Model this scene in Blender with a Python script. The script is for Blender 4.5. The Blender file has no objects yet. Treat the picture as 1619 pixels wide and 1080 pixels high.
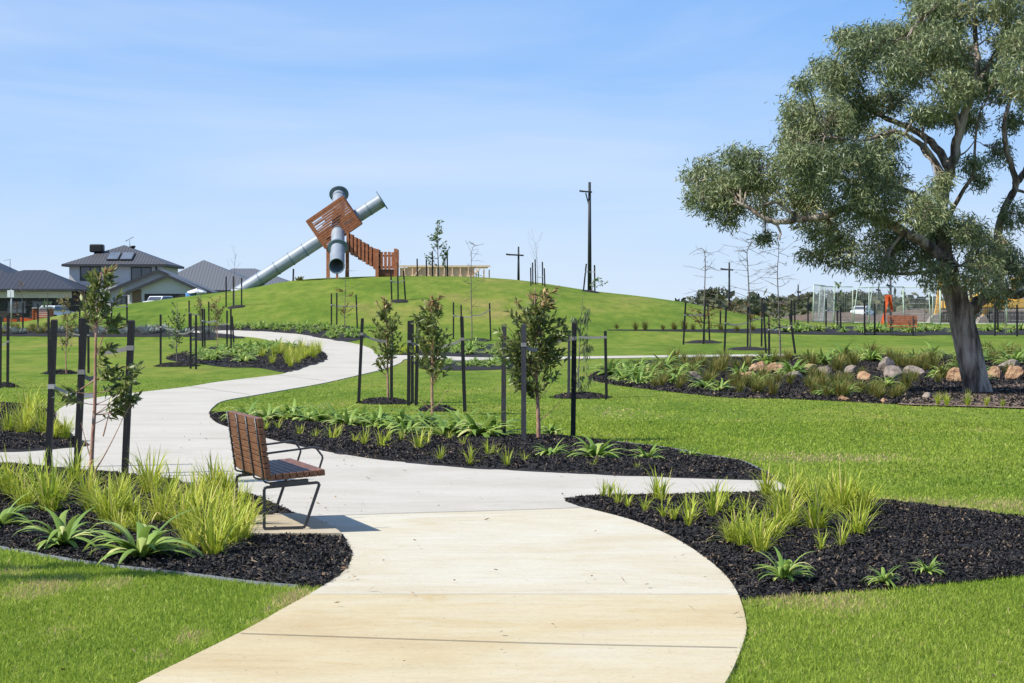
import bpy, math, random
import numpy as np
from mathutils import Vector
from mathutils.geometry import delaunay_2d_cdt

# ------------------------------------------------------------ camera, sky, sun
F = 3150.0; CX = 809.5; HY = 505.0; CZ = 1.7      # focal length and horizon, in pixels of the 1619 px wide photo
SC = bpy.context.scene
COL = SC.collection
cd = bpy.data.cameras.new('camera'); cam = bpy.data.objects.new('camera', cd); COL.objects.link(cam)
cam.location = (0, 0, CZ); cam.rotation_euler = (math.pi/2, 0, 0)
cd.sensor_width = 36; cd.lens = 36*F/1619; cd.shift_y = -(540-HY)/1619
cd.clip_start = .1; cd.clip_end = 9000
SC.camera = cam
SC.view_settings.view_transform = 'Standard'; SC.view_settings.look = 'None'
SC.view_settings.gamma = 1; SC.view_settings.use_curve_mapping = False
SC.view_settings.exposure = 0.5
SUN_EL = math.radians(47); SUN_AZ = math.radians(-110)   # azimuth from +Y towards +X: the sun stands to the left
to_sun = Vector((math.cos(SUN_EL)*math.sin(SUN_AZ), math.cos(SUN_EL)*math.cos(SUN_AZ), math.sin(SUN_EL)))
sd = bpy.data.lights.new('sun', 'SUN'); sd.energy = 4.8; sd.angle = math.radians(.5); sd.color = (1, .955, .88)
so = bpy.data.objects.new('sun', sd); COL.objects.link(so); so.rotation_euler = to_sun.to_track_quat('Z', 'Y').to_euler()
so.location = (-30, 0, 40)
W = bpy.data.worlds.new('World'); SC.world = W; W.use_nodes = True
def build_world():
    nt = W.node_tree; N = nt.nodes; Lk = nt.links; N.clear()
    out = N.new('ShaderNodeOutputWorld'); bg = N.new('ShaderNodeBackground'); sky = N.new('ShaderNodeTexSky')
    sky.sky_type = 'NISHITA'; sky.sun_disc = False; sky.sun_elevation = SUN_EL; sky.sun_rotation = SUN_AZ
    sky.altitude = 50; sky.air_density = 1.0; sky.dust_density = .3; sky.ozone_density = 3
    tc = N.new('ShaderNodeTexCoord'); sp = N.new('ShaderNodeSeparateXYZ'); Lk.new(tc.outputs['Generated'], sp.inputs[0])
    gr = N.new('ShaderNodeValToRGB'); e = gr.color_ramp.elements; k = 1/(1.41*.12)
    for i_ in range(3): e.new(.5)
    for i_, (p, c) in enumerate(((0, (.66, .80, .98)), (.04, (.56, .74, 1.0)), (.09, (.37, .61, 1.0)), (.17, (.22, .47, .96)), (1, (.08, .2, .55)))): e[i_].position = p; e[i_].color = tuple(v*k/10 for v in c)+(1,)
    Lk.new(sp.outputs['Z'], gr.inputs[0])
    ten = N.new('ShaderNodeMixRGB'); ten.blend_type = 'MULTIPLY'; ten.inputs[0].default_value = 1; ten.inputs[2].default_value = (10, 10, 10, 1); Lk.new(gr.outputs[0], ten.inputs[1])
    base = N.new('ShaderNodeMixRGB'); base.inputs[0].default_value = .92; Lk.new(sky.outputs[0], base.inputs[1]); Lk.new(ten.outputs[0], base.inputs[2])
    mp = N.new('ShaderNodeMapping'); mp.inputs['Scale'].default_value = (1.6, 1.6, 9); mp.inputs['Rotation'].default_value = (0, math.radians(9), 0)
    nz = N.new('ShaderNodeTexNoise'); nz.inputs['Scale'].default_value = 2.1; nz.inputs['Detail'].default_value = 7; nz.inputs['Roughness'].default_value = .55; nz.inputs['Distortion'].default_value = .4
    cr = N.new('ShaderNodeValToRGB'); cr.color_ramp.elements[0].position = .40; cr.color_ramp.elements[0].color = (0, 0, 0, 1)
    cr.color_ramp.elements[1].position = .8; cr.color_ramp.elements[1].color = (.5, .5, .5, 1)
    mx = N.new('ShaderNodeMixRGB'); mx.inputs[2].default_value = (.80*k, .88*k, 1.0*k, 1)
    Lk.new(tc.outputs['Generated'], mp.inputs[0]); Lk.new(mp.outputs[0], nz.inputs['Vector']); Lk.new(nz.outputs['Fac'], cr.inputs[0])
    Lk.new(base.outputs[0], mx.inputs[1]); Lk.new(cr.outputs[0], mx.inputs[0])
    Lk.new(mx.outputs[0], bg.inputs[0]); bg.inputs[1].default_value = .12; Lk.new(bg.outputs[0], out.inputs[0])
build_world()

# ------------------------------------------------------------ terrain
def smooth(a, b, t):
    t = np.clip((np.asarray(t, float)-a)/(b-a), 0, 1); return t*t*(3-2*t)
YC = 121.0
_sky = [(-900, 505), (60, 505), (130, 500), (190, 483), (240, 478), (300, 470), (350, 464), (400, 458), (440, 449), (480, 442), (540, 438.5),
        (640, 436), (740, 437.5), (820, 443), (860, 449), (935, 461), (1000, 467), (1080, 478), (1140, 491), (1200, 501), (1300, 505), (2500, 505)]
_tx = np.linspace(-80, 80, 1601)
_te = np.interp(_tx*F/YC+CX, [p[0] for p in _sky], [max(0, 1.7+(505-p[1])*YC/F-1.45) if p[1] < 505 else 0 for p in _sky])
_k = np.exp(-.5*(np.arange(-20, 21)/8.0)**2); _k /= _k.sum()
_te = np.convolve(_te, _k, 'same')
def hgt(x, y):
    x = np.asarray(x, float); y = np.asarray(y, float)
    h0 = np.interp(y, [0, 50, 58, 65, 75, 86, 97, 107, 118, 4000], [0, 0, .06, .18, .43, .66, .95, 1.25, 1.45, 1.45])
    g = smooth(84, 121, y)*(1-smooth(128, 168, y))
    u = .025*np.sin(x*.35+1)*np.sin(y*.27)*smooth(22, 40, y)
    return h0+g*np.interp(x, _tx, _te)+u
def ground(x, y): return Vector((x, y, float(hgt(x, y))))
_ys = np.concatenate([np.arange(4, 60, .04), np.arange(60, 200, .1), np.arange(200, 900, 1.0)])
def G(px, py):                        # pixel of the photo -> point of the terrain under it
    zr = CZ-(py-HY)/F*_ys; xr = (px-CX)/F*_ys; d = zr-hgt(xr, _ys)
    i = np.nonzero(d < 0)[0]
    if len(i):
        k = i[0]
        if k > 0:
            f = d[k-1]/(d[k-1]-d[k]); y = _ys[k-1]+(_ys[k]-_ys[k-1])*f; return ground((px-CX)/F*y, y)
    else:
        m = _ys < 125; k = int(np.argmin((d/_ys)[m]))
    return ground(xr[k], _ys[k])
def at(px, py, Y): return Vector(((px-CX)*Y/F, Y, CZ-(py-HY)*Y/F))
def sc(Y): return F/Y                 # photo pixels per metre at distance Y

# ------------------------------------------------------------ helpers
def tag(o, label=None, cat=None, group=None, kind=None):
    if label: o['label'] = label
    if cat: o['category'] = cat
    if group: o['group'] = group
    if kind: o['kind'] = kind
    return o
def empty(name, loc, label=None, cat=None, group=None, rz=0):
    o = bpy.data.objects.new(name, None); COL.objects.link(o); o.location = loc; o.rotation_euler = (0, 0, rz); o.empty_display_size = .2
    return tag(o, label, cat, group)
def link(name, me, parent=None, loc=(0, 0, 0)):
    o = bpy.data.objects.new(name, me); COL.objects.link(o); o.location = loc
    if parent: o.parent = parent
    return o
def copy_tree(o, parent=None):
    c = o.copy(); COL.objects.link(c)
    if parent: c.parent = parent
    for ch in list(o.children): copy_tree(ch, c)
    return c
def np_mesh(name, V, Q, mat, smooth_=True, attr=None, tri=False):
    me = bpy.data.meshes.new(name); V = np.asarray(V, np.float32).reshape(-1, 3); Q = np.asarray(Q, np.int32)
    n = Q.shape[0]; k = Q.shape[1]
    me.vertices.add(len(V)); me.vertices.foreach_set('co', V.ravel())
    me.loops.add(n*k); me.loops.foreach_set('vertex_index', Q.ravel())
    me.polygons.add(n); me.polygons.foreach_set('loop_start', np.arange(0, n*k, k, dtype=np.int32))
    try: me.polygons.foreach_set('loop_total', np.full(n, k, np.int32))
    except Exception: pass
    me.polygons.foreach_set('use_smooth', np.full(n, smooth_))
    if attr is not None:
        a = me.attributes.new('rnd', 'FLOAT', 'POINT'); a.data.foreach_set('value', np.asarray(attr, np.float32))
    me.update(calc_edges=True); me.materials.append(mat)
    return me
def ribbons(P, Wd, S, rnd, fold=0.0):
    """P (N,K,3) centre lines, Wd (N,K) widths, S (N,3) or (N,K,3) side vectors -> verts, quads, attr"""
    N, K, _ = P.shape
    if S.ndim == 2: S = np.repeat(S[:, None, :], K, 1)
    off = S*Wd[:, :, None]*.5
    if fold:
        T = np.gradient(P, axis=1); T /= np.linalg.norm(T, axis=2, keepdims=True)+1e-9
        Nn = np.cross(S, T); cen = P-Nn*(Wd[:, :, None]*fold)
        V = np.stack([P-off, cen, P+off], 2); c = 3
    else: V = np.stack([P-off, P+off], 2); c = 2
    V = V.reshape(-1, 3); base = (np.arange(N)*K*c)[:, None, None]
    k = np.arange(K-1)[None, :, None]*c; j = np.arange(c-1)[None, None, :]
    a = base+k+j; Q = np.stack([a, a+1, a+1+c, a+c], -1).reshape(-1, 4)
    return V, Q, np.repeat(rnd, K*c)
class MB:
    def __init__(s): s.v = []; s.f = []; s.m = []; s.sm = []
    def add(s, vs, fs, m=0, sm=False):
        b = len(s.v); s.v += [tuple(v) for v in vs]
        for f in fs: s.f.append(tuple(i+b for i in f)); s.m.append(m); s.sm.append(sm)
    def box(s, x0, x1, y0, y1, z0, z1, m=0):
        s.hexa([(x0, y0, z0), (x1, y0, z0), (x1, y1, z0), (x0, y1, z0), (x0, y0, z1), (x1, y0, z1), (x1, y1, z1), (x0, y1, z1)], m)
    def hexa(s, c, m=0): s.add(c, [(3, 2, 1, 0), (4, 5, 6, 7), (0, 1, 5, 4), (1, 2, 6, 5), (2, 3, 7, 6), (3, 0, 4, 7)], m)
    def obox(s, c, ax, ay, az, hx, hy, hz, m=0, bev=0):   # oriented box, half sizes
        c = Vector(c); P = []
        for (i, j, k) in ((-1, -1, -1), (1, -1, -1), (1, 1, -1), (-1, 1, -1), (-1, -1, 1), (1, -1, 1), (1, 1, 1), (-1, 1, 1)):
            P.append(c+ax*(hx*i)+ay*(hy*j)+az*(hz*k))
        s.hexa(P, m)
    def bar(s, a, b, w, h=None, m=0, up=None, taper=1.0):
        a = Vector(a); b = Vector(b); h = h or w; d = (b-a).normalized()
        up = Vector(up) if up else (Vector((0, 0, 1)) if abs(d.z) < .95 else Vector((0, 1, 0)))
        x = d.cross(up).normalized(); y = x.cross(d).normalized(); P = []
        for (p, t) in ((a, 1), (b, taper)):
            for (i, j) in ((-1, -1), (1, -1), (1, 1), (-1, 1)): P.append(p+x*(w/2*i*t)+y*(h/2*j*t))
        s.hexa(P, m)
    def tube(s, pts, r, seg=8, m=0, cap=True, sm=True):
        pts = [Vector(p) for p in pts]; n = len(pts)
        if not hasattr(r, '__len__'): r = [r]*n
        prev = None; b = len(s.v)
        for i, p in enumerate(pts):
            d = (pts[min(i+1, n-1)]-pts[max(i-1, 0)]).normalized()
            if prev is None:
                x = d.orthogonal().normalized()
            else:
                x = (prev-d*prev.dot(d)); x = x.normalized() if x.length > 1e-6 else d.orthogonal().normalized()
            prev = x; y = d.cross(x)
            for k in range(seg):
                a = 2*math.pi*k/seg; s.v.append(tuple(p+(x*math.cos(a)+y*math.sin(a))*r[i]))
        for i in range(n-1):
            for k in range(seg):
                s.f.append((b+i*seg+k, b+i*seg+(k+1) % seg, b+(i+1)*seg+(k+1) % seg, b+(i+1)*seg+k)); s.m.append(m); s.sm.append(sm)
        if cap:
            s.f.append(tuple(b+k for k in range(seg))[::-1]); s.m.append(m); s.sm.append(False)
            s.f.append(tuple(b+(n-1)*seg+k for k in range(seg))); s.m.append(m); s.sm.append(False)
    def build(s, name, mats, parent=None, origin=None, loc=(0, 0, 0), bevel=0):
        o = Vector(origin) if origin is not None else Vector((0, 0, 0))
        me = bpy.data.meshes.new(name); me.from_pydata([tuple(Vector(v)-o) for v in s.v], [], s.f)
        if not isinstance(mats, (list, tuple)): mats = [mats]
        for m in mats: me.materials.append(m)
        me.polygons.foreach_set('material_index', s.m); me.polygons.foreach_set('use_smooth', s.sm); me.update()
        ob = link(name, me, parent, loc)
        if bevel:
            md = ob.modifiers.new('bevel', 'BEVEL'); md.width = bevel; md.segments = 2; md.limit_method = 'ANGLE'
        return ob
_ones = ['', 'first', 'second', 'third', 'fourth', 'fifth', 'sixth', 'seventh', 'eighth', 'ninth', 'tenth', 'eleventh', 'twelfth', 'thirteenth',
         'fourteenth', 'fifteenth', 'sixteenth', 'seventeenth', 'eighteenth', 'nineteenth']
_tens = {8: ('eightieth', 'eighty'), 9: ('ninetieth', 'ninety'), 10: ('hundredth', 'hundred'), 11: ('hundred-and-tenth', 'hundred-and-ten'), 12: ('hundred-and-twentieth', 'hundred-and-twenty'), 2: ('twentieth', 'twenty'), 3: ('thirtieth', 'thirty'), 4: ('fortieth', 'forty'), 5: ('fiftieth', 'fifty'), 6: ('sixtieth', 'sixty'), 7: ('seventieth', 'seventy')}
def nth(i):
    if i < 20: return _ones[i]
    t, o = divmod(i, 10); return _tens[t][0] if o == 0 else _tens[t][1]+'-'+_ones[o]
def pnpoly(X, Y, poly):
    X = np.asarray(X, float); Y = np.asarray(Y, float); ins = np.zeros(X.shape, bool); n = len(poly); j = n-1
    for i in range(n):
        xi, yi = poly[i]; xj, yj = poly[j]
        if yi != yj:
            c = ((yi > Y) != (yj > Y)) & (X < (xj-xi)*(Y-yi)/(yj-yi)+xi); ins ^= c
        j = i
    return ins

# ------------------------------------------------------------ materials
def lin(c): return tuple(((v/255)/12.92 if v/255 <= .04045 else ((v/255+.055)/1.055)**2.4) for v in c)+(1,)
def mat(name, cols, rough=.7, scale=8, stretch=(1, 1, 1), bump=0, bscale=None, bdist=.01, detail=5, spec=.3, metal=0, pos=None, coord='Object', trans=0, attr=False, extra=None, coat=0):
    m = bpy.data.materials.new(name); m.use_nodes = True; nt = m.node_tree; N = nt.nodes; L = nt.links
    b = N['Principled BSDF']; b.inputs['Roughness'].default_value = rough; b.inputs['Specular IOR Level'].default_value = spec
    b.inputs['Metallic'].default_value = metal; b.inputs['Coat Weight'].default_value = coat
    if not isinstance(cols[0], (list, tuple)): cols = [cols]
    cr = N.new('ShaderNodeValToRGB'); e = cr.color_ramp.elements
    n = len(cols); pos = pos or ([.5] if n == 1 else [.3+.4*i/(n-1) for i in range(n)] if not attr else [i/(n-1) for i in range(n)])
    while len(e) < n: e.new(.5)
    if n == 1: e[0].color = e[1].color = tuple(cols[0])+(1,)
    else:
        for i in range(n): e[i].position = pos[i]; e[i].color = tuple(cols[i])+(1,)
    tc = N.new('ShaderNodeTexCoord'); mp = N.new('ShaderNodeMapping'); mp.inputs['Scale'].default_value = stretch
    L.new(tc.outputs[coord], mp.inputs[0])
    if attr:
        at_ = N.new('ShaderNodeAttribute'); at_.attribute_name = 'rnd'; L.new(at_.outputs['Fac'], cr.inputs[0])
    else:
        nz = N.new('ShaderNodeTexNoise'); nz.inputs['Scale'].default_value = scale; nz.inputs['Detail'].default_value = detail; nz.inputs['Roughness'].default_value = .6
        L.new(mp.outputs[0], nz.inputs['Vector']); L.new(nz.outputs['Fac'], cr.inputs[0])
    L.new(cr.outputs[0], b.inputs['Base Color'])
    if bump:
        n2 = N.new('ShaderNodeTexNoise'); n2.inputs['Scale'].default_value = bscale or scale*3; n2.inputs['Detail'].default_value = 6
        L.new(mp.outputs[0], n2.inputs['Vector']); bp = N.new('ShaderNodeBump'); bp.inputs['Strength'].default_value = bump; bp.inputs['Distance'].default_value = bdist
        L.new(n2.outputs['Fac'], bp.inputs['Height']); L.new(bp.outputs[0], b.inputs['Normal'])
    if trans:
        tr = N.new('ShaderNodeBsdfTranslucent'); ms = N.new('ShaderNodeMixShader'); ms.inputs[0].default_value = trans
        L.new(cr.outputs[0], tr.inputs[0]); L.new(b.outputs[0], ms.inputs[1]); L.new(tr.outputs[0], ms.inputs[2]); L.new(ms.outputs[0], N['Material Output'].inputs[0])
    return m
M = {}
M['concrete'] = mat('concrete', [(.38, .355, .305), (.43, .41, .362), (.465, .445, .40)], .85, 1.6, (.35, 1.2, 1), .25, 60, .004, detail=9)
M['concrete_warm'] = mat('sandy_concrete', [(.40, .30, .155), (.46, .37, .215), (.49, .415, .27), (.50, .45, .34)], .85, .9, (.45, 1.0, 1), .25, 60, .004, detail=10)
M['concrete_pale'] = mat('pale_sandy_concrete', [(.42, .34, .20), (.48, .42, .29), (.51, .47, .36), (.51, .485, .41)], .85, .9, (.45, 1.0, 1), .25, 60, .004, detail=10)
M['pad'] = mat('pad_concrete', [(.38, .31, .20), (.45, .39, .28)], .85, 3, (1, 1, 1), .3, 50, .004)
M['joint'] = mat('path_joint', (.10, .09, .075), .95)
M['mulch'] = mat('mulch', [(.006, .006, .007), (.02, .018, .018), (.04, .034, .03)], .85, 30, (1, 1, 1), 1, 45, .04)
M['chips'] = mat('mulch_chip', [(.005, .005, .006), (.015, .014, .014), (.034, .029, .026), (.085, .06, .042), (.28, .20, .12)], .62, attr=True, pos=[0, .5, .84, .95, 1], spec=.3)
M['mulch_brown'] = mat('brown_mulch', [(.012, .010, .009), (.04, .03, .024), (.15, .11, .085)], .9, 14, (1, 1, 1), 1, 30, .05)
M['leaf_litter'] = mat('leaf_litter', [(.08, .05, .035), (.19, .13, .09), (.36, .28, .22)], .9, 12, (1, 1, 1), .8, 30, .03)
M['soil'] = mat('soil', [(.09, .065, .045), (.17, .125, .09)], .95, .35, (1, 1, 1), .8, 2, .3)
M['stake'] = mat('black_stained_timber', [(.008, .008, .009), (.022, .022, .024)], .65, 25, (3, 3, .3), .3)
M['stake_grey'] = mat('weathered_stake', [(.035, .035, .04), (.07, .07, .075)], .7, 25, (3, 3, .3), .3)
M['strap'] = mat('grey_webbing', [(.20, .19, .175), (.29, .28, .26)], .85, 60)
M['strap_pale'] = mat('pale_webbing', [(.34, .33, .31), (.46, .45, .43)], .85, 60)
M['bark_red'] = mat('reddish_bark', [(.20, .10, .065), (.36, .20, .14), (.44, .30, .23)], .85, 20, (1, 1, .4), .6, 40)
M['bark_grey'] = mat('grey_bark', [(.10, .085, .075), (.20, .175, .155)], .85, 20, (1, 1, .4), .6, 40)
M['gum_bark'] = mat('gum_bark', [(.055, .042, .034), (.16, .125, .10), (.32, .26, .21), (.45, .38, .32)], .85, 2.6, (1.8, 1.8, .35), .9, 9, .05, pos=[.36, .46, .54, .66])
M['leaf_gum'] = mat('gum_leaves', [(.095, .135, .06), (.18, .225, .095), (.29, .32, .14), (.46, .46, .25), (.34, .21, .10)], .42, attr=True, trans=.22, pos=[0, .4, .75, .95, 1], spec=.5)
M['leaf_dark'] = mat('glossy_leaves', [(.09, .13, .035), (.17, .21, .055), (.27, .31, .09), (.42, .27, .11), (.52, .31, .15)], .42, attr=True, trans=.35, pos=[0, .4, .68, .84, 1], spec=.6)
M['leaf_green'] = mat('green_leaves', [(.08, .14, .045), (.15, .22, .065), (.24, .30, .10)], .4, attr=True, trans=.25, spec=.5)
M['leaf_olive'] = mat('olive_leaves', [(.11, .14, .05), (.20, .22, .075), (.32, .26, .11), (.36, .22, .11)], .5, attr=True, trans=.25)
M['leaf_rust'] = mat('rusty_leaves', [(.16, .09, .03), (.28, .15, .05), (.12, .12, .04)], .6, attr=True, trans=.25)
M['lily'] = mat('lily_leaves', [(.14, .25, .045), (.26, .38, .075), (.46, .54, .14), (.68, .64, .28)], .48, attr=True, trans=.32, pos=[0, .5, .86, 1], spec=.3)
M['lomandra'] = mat('grassy_leaves', [(.20, .29, .03), (.40, .48, .045), (.62, .62, .10), (.75, .62, .25)], .5, attr=True, trans=.38, pos=[0, .4, .85, 1])
M['tussock'] = mat('tussock_leaves', [(.10, .15, .03), (.19, .21, .045), (.34, .24, .07)], .6, attr=True, trans=.3)
M['silver'] = mat('silver_leaves', [(.20, .23, .20), (.36, .39, .37)], .6, attr=True, trans=.15)
M['grass'] = mat('grass_blades', [(.16, .25, .026), (.28, .38, .044), (.39, .48, .072), (.52, .51, .14), (.58, .44, .23)], .5, attr=True, trans=.38, pos=[0, .35, .8, .95, 1], spec=.2)
M['bench_wood'] = mat('bench_timber', [(.11, .045, .022), (.18, .078, .038), (.24, .11, .055)], .5, 6, (6, .6, 6), .3, 30, spec=.4)
M['tower_wood'] = mat('tower_timber', [(.25, .085, .037), (.38, .135, .062), (.45, .18, .09)], .6, 5, (1, 1, 1), .2, 12)
M['tower_dark'] = mat('tower_dark_timber', [(.10, .04, .022), (.19, .075, .04)], .65, 5)
M['steel_dark'] = mat('dark_steel', [(.035, .035, .038), (.055, .055, .058)], .4, 20, spec=.5)
M['slide'] = mat('slide_steel', [(.23, .265, .315), (.30, .335, .375)], .5, 2, spec=.4, metal=.1)
M['slide_rim'] = mat('slide_rim', [(.12, .17, .21), (.18, .24, .28)], .45, 2)
M['rock_o'] = mat('orange_rock', [(.17, .095, .055), (.36, .22, .125), (.46, .32, .20)], .95, 4, (1, 1, 1), 1, 9, .12)
M['rock_g'] = mat('grey_rock', [(.12, .10, .085), (.23, .19, .155), (.33, .27, .22)], .9, 5, (1, 1, 1), .8, 14, .05)
M['edging'] = mat('edging', [(.15, .165, .185), (.24, .25, .27)], .7, 9)

def concrete_mat(name, cols, stain):
    m = bpy.data.materials.new(name); m.use_nodes = True; nt = m.node_tree; N = nt.nodes; L = nt.links; b = N['Principled BSDF']; b.inputs['Roughness'].default_value = .85; b.inputs['Specular IOR Level'].default_value = .2
    tc = N.new('ShaderNodeTexCoord')
    def noise(scale, st, det=6, ro=.65, dist=0):
        mp = N.new('ShaderNodeMapping'); mp.inputs['Scale'].default_value = st; L.new(tc.outputs['Object'], mp.inputs[0])
        n = N.new('ShaderNodeTexNoise'); n.inputs['Scale'].default_value = scale; n.inputs['Detail'].default_value = det; n.inputs['Roughness'].default_value = ro; n.inputs['Distortion'].default_value = dist
        L.new(mp.outputs[0], n.inputs['Vector']); return n
    def ramp(src, pts):
        c = N.new('ShaderNodeValToRGB'); e = c.color_ramp.elements
        while len(e) < len(pts): e.new(.5)
        for i, (p, col) in enumerate(pts): e[i].position = p; e[i].color = (tuple(col) if hasattr(col, '__len__') else (col,)*3)+(1,)
        L.new(src.outputs['Fac'], c.inputs[0]); return c
    def mul(a, c, mode='MULTIPLY', fac=1.0):
        x = N.new('ShaderNodeMixRGB'); x.blend_type = mode; x.inputs[0].default_value = fac; L.new(a.outputs[0], x.inputs[1]); L.new(c.outputs[0], x.inputs[2]); return x
    base = ramp(noise(.8, (.55, 1.0, 1), 12, .72, .6), [(.3, cols[0]), (.5, cols[1]), (.7, cols[2])])
    streak = ramp(noise(7, (.22, 1.2, 1), 10, .8, .3), [(.3, .90), (.5, 1.0), (.7, 1.05)]); grain = ramp(noise(70, (.5, 1, 1), 3, .9), [(.3, .88), (.5, 1.0), (.7, 1.08)])
    st_ = ramp(noise(1.9, (.5, 1, 1), 10, .8, 1.2), [(.56, (1, 1, 1)), (.70, stain)]); spk = ramp(noise(38, (1, 1, 1), 2, .5), [(.25, .35), (.275, 1.0)])
    c = mul(mul(mul(mul(base, streak), grain), st_), spk); L.new(c.outputs[0], b.inputs['Base Color'])
    bp = N.new('ShaderNodeBump'); bp.inputs['Strength'].default_value = .35; bp.inputs['Distance'].default_value = .004; L.new(noise(60, (.12, 2.5, 1), 5, .8).outputs['Fac'], bp.inputs['Height']); L.new(bp.outputs[0], b.inputs['Normal'])
    return m
M['concrete'] = concrete_mat('concrete', [(.40, .37, .30), (.46, .43, .365), (.50, .472, .405)], (.86, .84, .80))
M['concrete_warm'] = concrete_mat('sandy_concrete', [(.45, .345, .19), (.50, .42, .26), (.53, .48, .36)], (.90, .80, .60))
M['concrete_pale'] = concrete_mat('pale_sandy_concrete', [(.46, .385, .25), (.52, .475, .36), (.55, .525, .44)], (.90, .82, .66))
def lawn_material():
    m = bpy.data.materials.new('lawn'); m.use_nodes = True; nt = m.node_tree; N = nt.nodes; L = nt.links; b = N['Principled BSDF']
    b.inputs['Roughness'].default_value = .95; b.inputs['Specular IOR Level'].default_value = .05
    tc = N.new('ShaderNodeTexCoord')
    def noise(scale, st, det=5, ro=.6):
        mp = N.new('ShaderNodeMapping'); mp.inputs['Scale'].default_value = st; L.new(tc.outputs['Object'], mp.inputs[0])
        n = N.new('ShaderNodeTexNoise'); n.inputs['Scale'].default_value = scale; n.inputs['Detail'].default_value = det; n.inputs['Roughness'].default_value = ro
        L.new(mp.outputs[0], n.inputs['Vector']); return n
    def ramp(src, pts):
        c = N.new('ShaderNodeValToRGB'); e = c.color_ramp.elements
        while len(e) < len(pts): e.new(.5)
        for i, (p, col) in enumerate(pts): e[i].position = p; e[i].color = tuple(col)+(1,)
        L.new(src.outputs['Fac'], c.inputs[0]); return c
    big = ramp(noise(.22, (1, .45, 1), 6, .65), [(.30, (.082, .138, .018)), (.46, (.122, .185, .025)), (.58, (.165, .205, .036)), (.70, (.22, .205, .060))])
    mid = ramp(noise(1.6, (1, .35, 1), 6, .7), [(.3, (.66, .76, .66)), (.5, (1, 1, 1)), (.68, (1.36, 1.18, 1.3))])
    fin = ramp(noise(34, (1, .6, 1), 5, .8), [(.30, (.60, .66, .6)), (.52, (1, 1, 1)), (.72, (1.4, 1.3, 1.3))])
    a = N.new('ShaderNodeMixRGB'); a.blend_type = 'MULTIPLY'; a.inputs[0].default_value = 1
    c = N.new('ShaderNodeMixRGB'); c.blend_type = 'MULTIPLY'; c.inputs[0].default_value = 1
    L.new(big.outputs[0], a.inputs[1]); L.new(mid.outputs[0], a.inputs[2]); L.new(a.outputs[0], c.inputs[1]); L.new(fin.outputs[0], c.inputs[2])
    L.new(c.outputs[0], b.inputs['Base Color'])
    bp = N.new('ShaderNodeBump'); bp.inputs['Strength'].default_value = .5; bp.inputs['Distance'].default_value = .02
    L.new(noise(30, (1, 1, 1), 5, .8).outputs['Fac'], bp.inputs['Height']); L.new(bp.outputs[0], b.inputs['Normal'])
    return m
M['lawn'] = lawn_material()

# ------------------------------------------------------------ outlines of the path and beds (photo pixels, laid on the terrain)
def dense(pts, n=6, closed=True):     # Catmull-Rom through the points; a doubled point is a corner
    out = []; N_ = len(pts); P = [np.array(p, float) for p in pts]
    rng_ = range(N_) if closed else range(N_-1)
    for i in rng_:
        p0, p1, p2, p3 = P[(i-1) % N_], P[i], P[(i+1) % N_], P[(i+2) % N_]
        if not closed: p0 = P[max(i-1, 0)]; p3 = P[min(i+2, N_-1)]
        if np.allclose(p1, p2): continue
        for k in range(n):
            t = k/n; out.append(tuple(.5*((2*p1)+(-p0+p2)*t+(2*p0-5*p1+4*p2-p3)*t*t+(-p0+3*p1-3*p2+p3)*t**3)))
    return out
def world_poly(pts, n=6): return [(v.x, v.y) for v in (G(*p) for p in dense(pts, n))]
def cdt_mesh(poly, step, zoff, jitter=0, mound=0, rng=None):
    xs = [p[0] for p in poly]; ys = [p[1] for p in poly]
    gx, gy = np.meshgrid(np.arange(min(xs), max(xs), step), np.arange(min(ys), max(ys), step)); gx = gx.ravel(); gy = gy.ravel()
    ins = pnpoly(gx, gy, poly); gx = gx[ins]; gy = gy[ins]
    B = np.array(poly); d = np.min(np.hypot(gx[:, None]-B[None, :, 0], gy[:, None]-B[None, :, 1]), axis=1) if len(gx) else np.array([])
    k = d > step*.4; gx = gx[k]; gy = gy[k]; d = d[k]
    co = [Vector(p) for p in poly]+[Vector((a, b)) for a, b in zip(gx, gy)]
    r = delaunay_2d_cdt(co, [], [list(range(len(poly)))], 1, 1e-5)
    v2 = r[0]; tr = [t for t in r[2]]; P = np.array([(v.x, v.y) for v in v2])
    z = hgt(P[:, 0], P[:, 1])+zoff
    if mound:
        dd = np.min(np.hypot(P[:, 0][:, None]-B[None, :, 0], P[:, 1][:, None]-B[None, :, 1]), axis=1)
        z += mound*np.clip(dd/.5, 0, 1)+(rng.normal(0, jitter, len(z)) if jitter else 0)*(dd > .05)
    tri = [t if (P[t[1]][0]-P[t[0]][0])*(P[t[2]][1]-P[t[0]][1])-(P[t[1]][1]-P[t[0]][1])*(P[t[2]][0]-P[t[0]][0]) > 0 else t[::-1] for t in tr]
    return np.column_stack([P, z]), tri
def sheet(name, poly, mat_, step, zoff, skirt=0, label=None, **kw):
    V, T = cdt_mesh(poly, step, zoff, **kw); mb = MB(); mb.add(V, T, 0, True)
    if skirt:
        n = len(poly); top = [(x, y, float(hgt(x, y))+zoff) for x, y in poly]; bot = [(x, y, z-skirt) for x, y, z in top]
        mb.add(top+bot, [(i, (i+1) % n, n+(i+1) % n, n+i) for i in range(n)], 0)
    o = mb.build(name, mat_); tag(o, label, None, None, 'structure'); return o
NEAR_L = [(540, 911), (555, 888), (551, 868), (536, 847), (500, 829), (473, 821), (473, 821), (640, 815), (780, 811), (925, 806), (925, 806), (1000, 826), (1060, 851), (1110, 882), (1148, 915)]
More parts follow.
